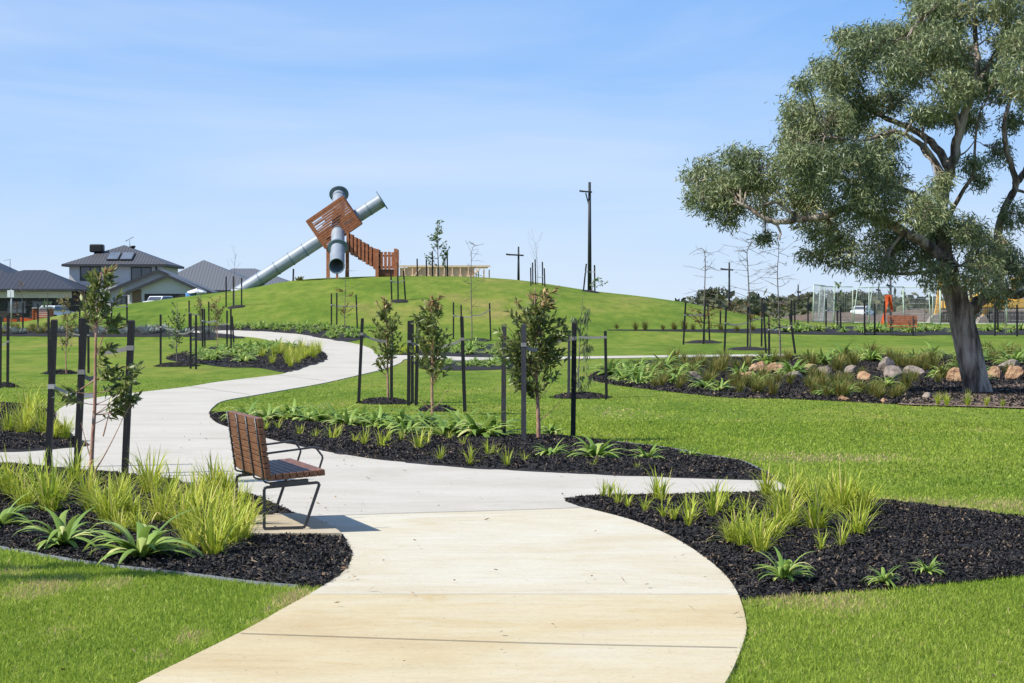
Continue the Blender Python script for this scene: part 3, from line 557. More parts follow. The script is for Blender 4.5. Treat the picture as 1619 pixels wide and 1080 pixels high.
plants('lily', fill([(665, 575), (700, 573), (800, 573), (806, 581), (740, 584), (690, 583)], 24, 5, 12, 15), '%s lily from the left in front of the thin cross path', 'lily', 'lilies in front of the thin path', 16, .45, wide=1.1)
plants('clump', fill([(632, 562), (665, 553), (692, 549), (690, 562)], 10, 25, 14, 18), '%s dark grassy clump from the left beside the path fork', 'grass plant', 'grassy clumps at the path fork', 26, .55, wide=.9)
plants('silver', fill([(-10, 525), (255, 524), (365, 530), (370, 531), (150, 530), (-10, 530)], 26, 6, 9, 14), '%s silver-grey bush from the left in the left back strip', 'bush', 'silver bushes in the left strip', 17, .4, wide=1.3)
plants('tussock', fill([(-10, 521), (245, 520), (250, 526), (-10, 531)], 36, 7, 9, 15), '%s green tussock from the left in the left back strip', 'grass plant', 'tussocks in the left strip', 18, .6, wide=1.2)
ROCKPOLY = [(950, 598), (960, 588), (1000, 576), (1100, 570), (1240, 568), (1450, 566), (1619, 566), (1619, 600), (1480, 615), (1440, 632), (1330, 631), (1200, 626), (1070, 617), (985, 607)]
FR = [(1000, 606), (1180, 605), (1440, 610), (1440, 634), (1330, 631), (1200, 626), (1070, 617)]
plants('tussock', fill(ROCKPOLY, 104, 8, 16, 30)+fill(FR, 14, 28, 20, 30), '%s tussock from the left among the rocks beside the gum', 'grass plant', 'tussocks among the rocks', 19, .6, wide=1.15, zo=.02)
plants('lily', fill(ROCKPOLY, 44, 9, 20, 30), '%s dark strappy plant from the left among the rocks', 'lily', 'strappy plants among the rocks', 20, .42, wide=1.1, zo=.02)
plants('clump', [(1483, 643, 18), (1497, 644, 20), (1530, 644, 20), (1560, 645, 14), (1585, 646, 12)], '%s yellow tuft from the left at the leaf litter\'s lawn edge', 'grass plant', 'tufts at the edge of the leaf litter', 21, .55, wide=.7, zo=.05)
plants('lily', fill([(1170, 522), (1300, 519), (1450, 521), (1619, 522), (1619, 528), (1350, 528), (1200, 526)], 44, 10, 10, 15), '%s low plant from the left in the strip before site fence', 'lily', 'low plants in the strip before the site fence', 22, .42, wide=1.1)
plants('tussock', [(975, 521, 10), (1005, 522, 14), (1020, 522, 17), (1048, 522, 10), (1066, 522, 15), (1082, 522, 18), (1096, 523, 12), (1140, 524, 13), (1165, 525, 13), (1190, 524, 14)], '%s small plant from the left along the line below the hill', 'grass plant', 'small plants in the line below the hill', 23, .6, wide=1.1)

# ------------------------------------------------------------ young trees and their stakes
def leaf_mesh(name, C, D, L, Wd, mt, rng, rnd=None, droop=.15, parent=None, origin=None, K=3):
    """C (N,3) leaf bases, D (N,3) directions, L (N) lengths, Wd (N) widths"""
    n = len(C); D = D/(np.linalg.norm(D, axis=1, keepdims=True)+1e-9); R = rng.normal(0, 1, (n, 3)); S = np.cross(D, R); S /= np.linalg.norm(S, axis=1, keepdims=True)+1e-9
    t = np.linspace(0, 1, K); P = C[:, None, :]+D[:, None, :]*L[:, None, None]*t[None, :, None]; P[:, :, 2] -= (L*droop)[:, None]*(t**2)[None]
    prof = np.array([.15, 1, .08]) if K == 3 else np.array([.15, .9, .85, .05]); w = Wd[:, None]*prof[None]
    v, q, a = ribbons(P, w, S, rng.uniform(0, 1, n) if rnd is None else rnd, .12)
    if origin is not None: v = v-np.array(origin)[None]
    return link(name, np_mesh(name, v, q, mt, True, a), parent)
def curve3(a, b, bulge, rng, n=6):
    a = np.array(a, float); b = np.array(b, float); t = np.linspace(0, 1, n)[:, None]; m = (a+b)/2+np.array(bulge)
    return (1-t)**2*a+2*t*(1-t)*m+t*t*b
def sapling(name, label, cat, base, trunk_px, crowns, ntw=40, lpt=14, leaf=(.07, .022), mt='leaf_dark', bark='bark_red', r0=.022, seed=1, bare=0, bare_len=.5, group=None, redtop=True, up=.7, twig_r=.004, extra=(), crown_name='crown', bare_range=(.25, .95), bare_up=.25, lean_y=0, droopy=False):
    """base (px,py); trunk_px list of (px,py) above it; crowns list of (px,py,rx,ry,weight) in photo pixels"""
    rg_ = np.random.default_rng(seed); B = G(*base); Y = B.y; root = empty(name, B, label, cat, group); mpp = Y/F
    W3 = lambda px, py, dy=0: np.array([(px-CX)*mpp, Y+dy, CZ-(py-HY)*mpp])
    pts = [np.array(B)-np.array([0, 0, .03])]+[W3(*p) for p in trunk_px]; n = len(pts)
    # resample trunk smoothly with a little wobble
    tp = dense([tuple(p) for p in pts], 4, False)+[tuple(pts[-1])]; k = len(tp); rad = [max(.003, r0*(1-.82*(i/(k-1))**.9)) for i in range(k)]; rad[0] *= 1.25
    mb = MB(); mb.tube(tp, rad, 7)
    T = np.array(tp); tw = []
    for (px, py, rx, ry, wgt) in crowns:
        c = W3(px, py); rx *= mpp; ry *= mpp
        for _ in range(int(ntw*.46*wgt)+1):
            u = rg_.normal(0, 1, 3); u /= np.linalg.norm(u); q = rg_.uniform(.15, 1)**.7; e = c+u*np.array([rx, rx*.9, ry])*q*rg_.uniform(.9, 1.34)
            zt = e[2]-np.hypot(e[0]-c[0], e[1]-c[1])*up*1.5-rg_.uniform(.1, .5)*ry
            i = int(np.argmin(np.abs(T[:, 2]-zt)+.3*np.hypot(T[:, 0]-e[0], T[:, 1]-e[1]))); s = T[i]
            pl = curve3(s, e, (0, 0, -.12*np.linalg.norm(e-s)), rg_, 6); mb.tube([tuple(p) for p in pl], [twig_r*1.3, twig_r*1.2, twig_r, twig_r*.9, twig_r*.7, twig_r*.4], 4, cap=False); tw.append((pl, 1.0))
    for _ in range(bare):
        i = int(k*rg_.uniform(*bare_range)); i = min(i, k-2); s = T[i]; a = rg_.uniform(0, 2*math.pi); L = bare_len*rg_.uniform(.4, 1.2)*(1.15-.6*i/k)
        e = s+np.array([math.cos(a)*L, math.sin(a)*L*.8, L*rg_.normal(bare_up, .25)]); pl = curve3(s, e, (0, 0, rg_.uniform(-.12, .12)*L), rg_, 6)
        mb.tube([tuple(p) for p in pl], [twig_r*1.3, twig_r*1.1, twig_r, twig_r*.8, twig_r*.6, twig_r*.4], 4, cap=False)
        for __ in range(2):
            j = rg_.integers(2, 5); s2 = pl[j]; e2 = s2+(pl[-1]-pl[0])*.35+rg_.normal(0, .12*L, 3); mb.tube([tuple(s2), tuple((s2+e2)/2+rg_.normal(0, .01, 3)), tuple(e2)], [twig_r*.7, twig_r*.6, twig_r*.4], 4, cap=False)
        tw.append((pl, .0))
    for (a_, b_) in extra:
        A = W3(*a_); E = W3(*b_); pl = curve3(A, E, (0, 0, -.08*np.linalg.norm(E-A)), rg_, 6); mb.tube([tuple(p) for p in pl], [twig_r*2, twig_r*1.8, twig_r*1.5, twig_r*1.2, twig_r, twig_r*.6], 5, cap=False)
    mb.build('trunk', M[bark], root, B)
    Cs = []; Ds = []; Rn = []; zlo = min([c[1]+c[3] for c in crowns]+[9999]); zmin = W3(0, zlo)[2] if crowns else 0; ztop = W3(0, min([c[1]-c[3] for c in crowns]+[9999]))[2] if crowns else 1
    for pl, wgt in tw:
        m_ = int(lpt*.95*wgt*rg_.uniform(.7, 1.3)) if wgt > 0 else 0
        for _ in range(m_):
            t = rg_.uniform(.3, 1)**.8*5; i = min(int(t), 4); p = pl[i]+(pl[i+1]-pl[i])*(t-i); d = (pl[-1]-pl[0]); d = d/(np.linalg.norm(d)+1e-9)
            if droopy: dd = np.array([rg_.normal(0, .35), rg_.normal(0, .35), -1.0])
            else: dd = d*1.0+rg_.normal(0, .62, 3)+np.array([0, 0, .1])
            Cs.append(p); Ds.append(dd); f = (p[2]-zmin)/(ztop-zmin+1e-6)
            Rn.append(np.clip(rg_.uniform(0, .72)+(.75*rg_.uniform(0, 1)*(f > .35)+.3*(f > .75)*rg_.uniform(0, 1) if redtop else 0), 0, 1))
    if Cs:
        n = len(Cs); leaf_mesh(crown_name, np.array(Cs), np.array(Ds), leaf[0]*1.22*rg_.uniform(.65, 1.25, n), leaf[1]*1.3*rg_.uniform(.7, 1.2, n), M[mt], rg_, np.array(Rn), parent=root, origin=B)
    return root, B
def stake(bpx, bpy_, tpx, tpy, label, w=.065, strap=None, grey=False, group=None, Y=None, pale=False):
    b = G(bpx, bpy_) if Y is None else ground((bpx-CX)*Y/F, Y); mpp = b.y/F; t = Vector(((tpx-CX)*mpp, b.y, CZ-(tpy-HY)*mpp))
    root = empty('tree_stake', b, label, 'stake', group); d = t-b; mb = MB()
    mb.bar(b-d*.03, t-Vector((0, 0, .012)), w, w); mb.bar(t-Vector((0, 0, .012)), t, w, w, taper=.8)
    mb.build('post', M['stake_grey' if grey else 'stake'], root, b)
    if strap:                         # (py on the stake, px, py at the tree, sag px)
        sy, tx, ty, sag = strap; f = (bpy_-sy)/(bpy_-tpy); a = b+d*f; e = Vector(((tx-CX)*mpp, b.y+.05, CZ-(ty-HY)*mpp)); mb = MB(); h = .05 if w > .05 else .06
        P = []
        for i in range(9):
            u = i/8; p = a.lerp(e, u); p.z -= sag*mpp*4*u*(1-u); P.append(p)
        for p, q in zip(P[:-1], P[1:]):
            n = Vector((0, .002, 0)); up = Vector((0, 0, h/2)); mb.hexa([p-n-up, q-n-up, q+n-up, p+n-up, p-n+up, q-n+up, q+n+up, p+n+up])
        ww = w/2+.004; mb.box(a.x-ww, a.x+ww, a.y-ww, a.y+ww, a.z-h*.55, a.z+h*.5)
        mb.build('strap', M['strap_pale' if pale else 'strap'], root, b)
    return root
def stakes(sap, lst, names=None, **kw):
    ws = {1: ['only'], 2: ['left', 'right'], 3: ['left', 'middle', 'right'], 4: ['leftmost', 'second', 'third', 'rightmost']}[len(lst)]
    for nme, s in zip(ws, sorted(lst, key=lambda q: q[0])):
        kk = dict(kw); 
        if len(s) > 4 and s[4]: kk['strap'] = s[4]
        if len(s) > 5: kk.update(s[5])
        stake(s[0], s[1], s[2], s[3], f'{nme} black stake tied to the {sap}', **kk)
# near-left sapling
s1 = sapling('young_tree', 'tall thin sapling with leafy top between three near-left stakes', 'tree', (143, 770), [(146, 700), (150, 640), (151, 560), (153, 500), (157, 455), (160, 430)],
    [(157, 468, 32, 26, 1.1), (150, 440, 14, 16, .25), (176, 432, 12, 15, .28), (183, 510, 12, 10, .2), (165, 550, 12, 7, .12), (168, 585, 18, 18, .26), (180, 615, 28, 16, .3), (212, 610, 12, 28, .26), (105, 618, 18, 10, .22), (220, 585, 9, 9, .15), (200, 642, 16, 9, .2)],
    ntw=26, lpt=20, leaf=(.085, .03), mt='leaf_dark', r0=.026, seed=3, twig_r=.0045, extra=[((150, 745), (195, 660)), ((150, 745), (128, 668)), ((195, 660), (215, 620)), ((163, 690), (175, 640)), ((152, 560), (172, 505)), ((150, 600), (118, 620)), ((153, 500), (176, 440))], up=.9)
stakes('tall near-left sapling', [(76, 742, 86, 505, (611, 150, 625, 6), dict(pale=True)), (121, 754, 133, 502, (588, 152, 592, 9)), (197, 757, 208, 506, (550, 152, 557, 2))], w=.066)
# back left
sapling('young_tree', 'slim sapling on its own mulch circle left of the near stakes', 'tree', (105, 592), [(104, 560), (106, 520), (108, 480), (107, 465)], [(108, 490, 16, 24, 1), (105, 530, 20, 24, .9), (96, 475, 8, 10, .2), (120, 505, 12, 18, .4)], ntw=30, lpt=14, leaf=(.08, .028), mt='leaf_olive', bark='bark_red', seed=5)
stakes('slim sapling behind near-left lawn', [(77, 592, 77, 500), (140, 590, 139.5, 501, (530, 108, 525, 2)), (126, 588, 126, 503)], w=.06)
sapling('young_tree', 'leafy sapling between three stakes at left end of bend bed', 'tree', (280, 577), [(279, 550), (281, 520), (280, 485), (279, 478)], [(279, 497, 16, 22, 1), (278, 525, 19, 18, .8), (270, 545, 8, 10, .15)], ntw=42, lpt=14, leaf=(.085, .03), mt='leaf_green', bark='bark_grey', seed=6, redtop=False)
stakes('leafy sapling at left end of bend bed', [(254, 578, 254, 497, (517, 278, 520, 2), dict(pale=True)), (301.5, 583, 301.5, 496, (524, 282, 527, 2)), (310, 584, 310, 498)], w=.06)
sapling('young_tree', 'tall olive sapling behind the bend bed, left of its pair', 'tree', (317, 537), [(317, 510), (318, 480), (316, 458)], [(316, 475, 12, 18, 1), (317, 500, 12, 14, .6)], ntw=34, lpt=13, leaf=(.09, .03), mt='leaf_olive', bark='bark_grey', seed=7, redtop=False)
stakes('tall olive sapling behind bend bed', [(299, 522, 299, 475, (495, 316, 498, 1)), (324, 550, 323, 488), (330.5, 537, 330, 477)], w=.06)
sapling('young_tree', 'bronze-topped round sapling behind the bend bed, right of pair', 'tree', (344, 553), [(344, 530), (343, 500), (343, 470)], [(343, 485, 17, 19, 1), (344, 508, 14, 10, .5)], ntw=50, lpt=14, leaf=(.09, .03), mt='leaf_olive', bark='bark_red', seed=8)
stakes('bronze-topped sapling by bend bed', [(320.5, 561, 320, 488, (507, 342, 507, 2), dict(pale=True)), (359, 558, 359, 491, (512, 344, 510, 2)), (365.5, 559, 365, 488), (370, 547, 367, 500)], w=.06)
sapling('bare_sapling', 'thin bare sapling on hill\'s left slope beside slide foot', 'tree', (371, 486), [(371, 460), (371, 420), (372, 403)], [], bare=10, bare_len=.7, bark='bark_grey', seed=9, r0=.02, bare_up=1.1)
stakes('thin bare sapling beside slide foot', [(357.5, 486, 357.5, 437), (369, 485, 369, 437), (382, 485, 382, 439, (455, 371, 456, 1), dict(pale=True))], w=.065)
sapling('bare_sapling', 'reddish twiggy sapling on the hillside below the slide mouth', 'tree', (545, 520), [(545, 495), (546, 460), (546, 432), (547, 415)], [(545, 486, 20, 9, .5), (536, 458, 14, 4, .15), (557, 465, 12, 4, .12)], ntw=50, lpt=12, leaf=(.08, .03), mt='leaf_rust', bark='bark_grey', bare=14, bare_len=.9, seed=10, r0=.026, up=.3, twig_r=.007)
stakes('reddish twiggy sapling below slide', [(524, 519, 524, 464, (482, 545, 484, 1), dict(pale=True)), (532.5, 519.5, 532.5, 463), (565, 520, 563, 466, (484, 546, 484, 1))], w=.065)
sapling('bare_sapling', 'bare sapling in front of the stair landing on the hill', 'tree', (629, 474), [(629, 455), (630, 430), (631, 398)], [], bare=6, bare_len=.5, bark='bark_grey', seed=11, r0=.022, bare_up=1.2)
stakes('bare sapling before the stair landing', [(619.5, 474.5, 618, 430, (444, 630, 446, 1), dict(pale=True)), (629.5, 475, 629, 436), (641, 473.5, 638, 428, (443, 630, 446, 1))], w=.075)
# the two bushy trees and the largest of the middle bed
sapling('young_tree', 'bushy bronze sapling left of the pair, on the middle lawn', 'tree', (614, 637), [(613, 600), (612, 550), (611, 510), (610, 478)], [(609, 515, 27, 30, 1), (611, 550, 27, 26, .8), (609, 488, 17, 18, .35)], ntw=80, lpt=18, leaf=(.085, .028), seed=12, r0=.028)
stakes('bushy sapling on the middle lawn', [(567, 638, 573, 503, (528, 611, 540, 3)), (619, 634, 619, 520), (652, 638, 652, 506)], w=.06)
sapling('young_tree', 'bushy bronze sapling right of the pair, behind lily row', 'tree', (684, 656), [(683, 610), (684, 550), (683, 500), (683, 465)], [(682, 525, 33, 38, 1.1), (683, 565, 31, 28, .7), (684, 484, 18, 24, .4), (662, 510, 12, 26, .25)], ntw=86, lpt=19, leaf=(.085, .028), seed=13, r0=.03, extra=[((681, 650), (662, 625)), ((688, 645), (706, 620)), ((706, 620), (711, 615))])
stakes('bushy sapling behind the lily row', [(646, 642, 647, 507, (540, 660, 545, 1)), (658, 641, 660.5, 502, (534, 685, 547, 4)), (735, 651, 730, 500, (536, 685, 547, 5))], w=.066)
sapling('young_tree', 'largest bushy sapling standing in the middle mulch bed', 'tree', (852, 700), [(851, 660), (849, 610), (846, 560), (846, 500), (845, 455)], [(845, 500, 38, 40, 1.2), (845, 560, 42, 42, 1.1), (805, 535, 24, 42, .55), (893, 520, 14, 22, .2), (812, 580, 20, 26, .3), (868, 480, 14, 24, .25), (846, 605, 26, 16, .25), (880, 555, 22, 30, .35)], ntw=78, lpt=19, leaf=(.09, .03), seed=14, r0=.034,
    extra=[((853, 665), (890, 630)), ((890, 630), (905, 612))])
stakes('largest sapling in the middle bed', [(796, 695, 797, 512, (552, 850, 545, 3), dict(grey=True)), (828, 704, 828, 512, (545, 850, 552, 4), dict(grey=True)), (906, 697, 908, 510, (535, 850, 545, 0))], w=.068)
sapling('young_tree', 'drooping pale-leaved sapling right of the middle bed', 'tree', (914, 629), [(914, 600), (916, 560), (918, 510), (922, 465)], [(924, 500, 14, 22, .6), (928, 545, 16, 26, .6), (925, 595, 20, 22, .7), (905, 505, 9, 20, .3)], ntw=40, lpt=13, leaf=(.11, .016), mt='leaf_gum', bark='bark_grey', seed=15, redtop=False, droopy=True)
stakes('drooping sapling right of the middle bed', [(899, 630, 900, 522, None, dict(grey=True)), (959, 632, 957, 523, (533, 915, 533, 1))], w=.06)
sapling('bare_sapling', 'thin bare sapling between stakes behind the bushy pair', 'tree', (746, 539), [(746, 510), (745, 460), (745, 420), (746, 396), (752, 386)], [(746, 500, 18, 22, .3)], ntw=16, lpt=4, leaf=(.07, .025), mt='leaf_rust', bare=34, bare_len=.8, bark='bark_grey', seed=16, r0=.028, up=.3, twig_r=.007)
stakes('thin bare sapling behind bushy pair', [(717, 536, 717, 478, (499, 745, 501, 1), dict(pale=True)), (730, 538, 729, 482), (776, 538, 774, 479, (490, 746, 499, 3))], w=.065)
# hill crest
sapling('bare_sapling', 'bare upright twigs among close stakes on the hill crest', 'tree', (850, 451), [(850, 435), (849, 410), (847, 382)], [], bare=12, bare_len=.9, bark='bark_grey', seed=17, r0=.02, bare_up=1.8)
for nme, a in zip(('leftmost', 'second', 'middle', 'fourth', 'rightmost'), ((839.5, 452, 839, 423), (842.5, 450, 842, 415), (847, 450, 846, 410), (858, 451, 857.5, 414), (861.5, 453, 860.5, 424))):
    stake(*a, f'{nme} dark stake in the close cluster on the hill crest', w=.075, strap=(437, 850, 438, 1) if nme == 'fourth' else None, pale=True)
sapling('young_tree', 'small leafy sapling leaning right of the tall hill pole', 'tree', (936, 462), [(937, 450), (940, 442)], [(946, 443, 11, 10, .6), (938, 447, 6, 6, .2)], ntw=34, lpt=10, leaf=(.13, .05), mt='leaf_green', bark='bark_grey', seed=18, redtop=False, up=.2)
stakes('small leafy sapling by tall pole', [(922.5, 460, 927, 417, (430, 935, 430, 0), dict(pale=True)), (940.5, 461.5, 940, 419, (430, 935, 430, 0), dict(pale=True))], w=.085)
sapling('young_tree', 'tallest leafy tree on the hilltop right of the landing', 'tree', (693, 437), [(693, 420), (692, 395), (691, 350)], [(692, 362, 10, 17, .8), (684, 372, 12, 9, .4), (700, 372, 9, 9, .3), (693, 392, 10, 12, .4), (678, 408, 10, 10, .4)], ntw=32, lpt=11, leaf=(.15, .06), mt='leaf_green', bark='bark_grey', seed=19, redtop=False, r0=.05, twig_r=.01)
sapling('young_tree', 'lower bushy tree on the hilltop beside the tallest one', 'tree', (704, 437), [(704, 420), (704, 392)], [(704, 398, 7, 14, .8), (704, 415, 6, 8, .3)], ntw=36, lpt=10, leaf=(.14, .06), mt='leaf_green', bark='bark_grey', seed=20, redtop=False, r0=.03, twig_r=.008)
stakes('tallest leafy hilltop tree', [(660, 437, 659.5, 409), (674.5, 437, 674, 410), (684, 437, 683.5, 397), (707.5, 437, 707, 398)], w=.08)
# right-hand bare trees
sapling('bare_sapling', 'bare sapling with top hooked over to left, near hill foot', 'tree', (1114, 542), [(1113, 500), (1114, 460), (1115, 420), (1114, 400), (1110, 393.5), (1103, 394), (1089, 403)], [(1100, 492, 22, 14, .5), (1122, 505, 16, 14, .4), (1130, 484, 14, 9, .25)], ntw=50, lpt=14, leaf=(.09, .035), mt='leaf_rust', bare=22, bare_len=1.1, bark='bark_grey', seed=21, r0=.034, up=.3, bare_range=(.1, .6), bare_up=.05, twig_r=.009)
stakes('bare sapling with hooked top', [(1080.5, 545, 1084, 478, (498, 1112, 497, 1)), (1112, 544, 1115, 474), (1122, 540, 1119, 474)], w=.07)
sapling('bare_sapling', 'tallest bare sapling, top bent right, at centre of right lawn', 'tree', (1186, 550), [(1186, 510), (1184, 460), (1182, 420), (1181, 400), (1184, 390), (1193, 380), (1206, 371)], [(1160, 484, 22, 9, .3), (1200, 500, 20, 14, .25)], ntw=60, lpt=14, leaf=(.09, .035), mt='leaf_rust', bare=32, bare_len=1.35, bark='bark_grey', seed=22, r0=.036, up=.3, bare_up=.12, twig_r=.009)
stakes('tallest bare sapling on right lawn', [(1145.5, 556, 1148, 488, (511, 1182, 510, 3)), (1182, 550, 1182.5, 485), (1204, 548, 1205, 472, (503, 1186, 505, 1)), (1211, 558, 1207, 480)], w=.07)
sapling('bare_sapling', 'bare sapling with few green leaves before the rock bed', 'tree', (1234, 566), [(1233, 530), (1231, 480), (1229, 430), (1231, 400), (1229, 378)], [(1225, 485, 18, 12, .2), (1245, 484, 9, 7, .15), (1220, 510, 18, 14, .2)], ntw=60, lpt=14, leaf=(.09, .035), mt='leaf_olive', bare=32, bare_len=1.2, bark='bark_grey', seed=23, r0=.036, up=.3, bare_up=.12, twig_r=.009)
stakes('bare sapling before the rock bed', [(1216, 562, 1216, 497, (521, 1230, 521, 0), dict(pale=True)), (1257.5, 560, 1248.5, 496, (515, 1233, 513, 4))], w=.075)
# strip in front of the site fence
for i, (bx, by, tx, ty, st) in enumerate([(1139, 523, 1139, 475, None), (1277.5, 511, 1277.5, 471, None), (1306, 517, 1306, 472, (491, 1322, 493, 0)), (1324, 521, 1323.5, 482, None), (1329.5, 523, 1328.5, 485, None), (1367, 530, 1367, 475, (494, 1380, 494, 0)), (1383, 530, 1383, 480, None),
        (1399, 518, 1398.5, 476, None), (1573, 531, 1573.5, 482, None), (1578, 526, 1577, 488, None), (1608, 532, 1608, 482, None), (1157, 470+50, 1157, 478, None), (1250, 515, 1250, 474, None), (1256, 516, 1255, 478, None)]):
    pass
FS = sorted([(1139, 523, 1139, 475, None), (1252, 516, 1251, 474, None), (1257, 517, 1256, 478, None), (1277.5, 511, 1277.5, 471, None), (1306, 517, 1306, 472, (491, 1322, 493, 0)), (1324, 521, 1323.5, 482, None), (1329.5, 523, 1328.5, 485, None), (1367, 530, 1367, 475, (494, 1380, 494, 0)),
     (1383, 530, 1383, 480, None), (1399, 518, 1398.5, 476, None), (1573, 531, 1573.5, 482, None), (1578, 526, 1577, 488, None), (1608, 532, 1608, 482, None)])
for i, (bx, by, tx, ty, st) in enumerate(FS):
    stake(bx, by, tx, ty, f'{nth(i+1)} black stake from the left along the back planting strip', w=.075, strap=st, group='stakes along the back planting strip', pale=True)
sapling('young_tree', 'sapling with leafy tuft on top before the site fence', 'tree', (1326, 522), [(1326, 500), (1325, 470), (1326, 450)], [(1326, 450, 8, 5, .5), (1327, 464, 9, 6, .4), (1324, 480, 10, 8, .3)], ntw=26, lpt=9, leaf=(.12, .045), mt='leaf_green', bark='bark_grey', seed=31, redtop=False)
sapling('bare_sapling', 'pale twiggy sapling behind second park bench\'s right end', 'tree', (1461, 529), [(1461, 510), (1462, 488), (1460, 473)], [(1461, 488, 9, 9, .4)], ntw=20, lpt=6, leaf=(.1, .04), mt='leaf_olive', bark='bark_grey', bare=8, bare_len=.7, seed=32, redtop=False)
sapling('bare_sapling', 'thin sapling between stakes right of the gum trunk', 'tree', (1590, 531), [(1590, 510), (1589, 490), (1588, 470)], [(1589, 490, 10, 8, .3)], ntw=20, lpt=6, leaf=(.1, .04), mt='leaf_olive', bark='bark_grey', bare=8, bare_len=.7, seed=33, redtop=False)
# far left saplings
LB = [(10, 614, 11, 498, 'grey'), (2, 614, 3, 500, ''), (13, 0, 0, 0, '')]
stake(12, 613, 13, 497, 'left black stake of the pair at the photo\'s left edge', w=.06, strap=(540, 3, 545, 1)); stake(0, 614, 1, 500, 'right-hand partner at the very left edge, partly cut off', w=.06)
sapling('bare_sapling', 'brown-leaved bare sapling left of the dark-roofed house', 'tree', (36, 521), [(36, 490), (34, 460), (31, 440)], [(33, 452, 14, 8, .4), (20, 490, 14, 14, .3), (34, 480, 16, 10, .3)], ntw=26, lpt=7, leaf=(.09, .035), mt='leaf_rust', bark='bark_grey', bare=14, bare_len=1.2, seed=34, r0=.03, up=.3)
sapling('bare_sapling', 'brown-leaved sapling in front of the left house wall', 'tree', (135, 521), [(135, 500), (134, 470), (133, 455)], [(131, 468, 14, 14, .8), (118, 470, 12, 12, .3)], ntw=26, lpt=8, leaf=(.09, .035), mt='leaf_rust', bark='bark_grey', bare=10, bare_len=1.0, seed=35, r0=.03, up=.3)
sapling('young_tree', 'small green sapling under the left house\'s eave', 'tree', (75, 516), [(75, 500), (75, 470), (75, 458)], [(75, 480, 9, 18, .7)], ntw=30, lpt=9, leaf=(.1, .04), mt='leaf_green', bark='bark_grey', seed=36, redtop=False)
sapling('young_tree', 'slender leafy sapling between stakes below the two-storey house', 'tree', (170, 524), [(170, 500), (169, 470), (172, 440), (177, 428)], [(172, 500, 9, 10, .3), (177, 440, 8, 8, .2)], ntw=26, lpt=9, leaf=(.1, .04), mt='leaf_olive', bark='bark_grey', seed=37, redtop=False)
for i, a in enumerate([(36, 522, 36.5, 478), (60, 520, 60, 480), (76, 522, 76.5, 490), (126, 521, 126, 478), (147, 523, 147, 476), (176, 522, 176.5, 478), (201, 523, 200.5, 467)]):
    stake(*a, f'{nth(i+1)} black stake from the left along the left back strip', w=.07, group='stakes along the left back strip', strap=(484, 176, 482, 2) if i == 6 else None)
# trees standing just outside the frame on the left: their shadows fall on the lawn and path
def shade_tree(x, y, H, label, seed):
    r = np.random.default_rng(seed); B = ground(x, y); root = empty('young_tree', B, label, 'tree'); mb = MB(); mb.tube([B, B+Vector((.03, 0, H*.5)), B+Vector((0, .05, H))], [.05, .04, .01], 7); Cs = []; Ds = []
    for _ in range(60):
        z = H*r.uniform(.62, 1); a = r.uniform(0, 6.28); L = .55*r.uniform(.4, 1)*(1.3-.5*z/H); s = np.array([B.x, B.y, z-.1]); e = s+np.array([math.cos(a)*L, math.sin(a)*L*.55, L*.4]); mb.tube([tuple(s), tuple((s+e)/2), tuple(e)], [.008, .006, .003], 4, cap=False)
        for __ in range(12): t = r.uniform(.3, 1); Cs.append(s+(e-s)*t); Ds.append(r.normal(0, 1, 3))
    mb.build('trunk', M['bark_grey'], root, B); n = len(Cs); leaf_mesh('crown', np.array(Cs), np.array(Ds), np.full(n, .1), np.full(n, .035), M['leaf_green'], r, parent=root, origin=B)
shade_tree(-5.9, 12.0, 4.1, 'leafy young tree just outside the frame at near left', 71)
shade_tree(-6.7, 12.4, 4.3, 'taller leafy young tree further outside the near-left frame', 73)

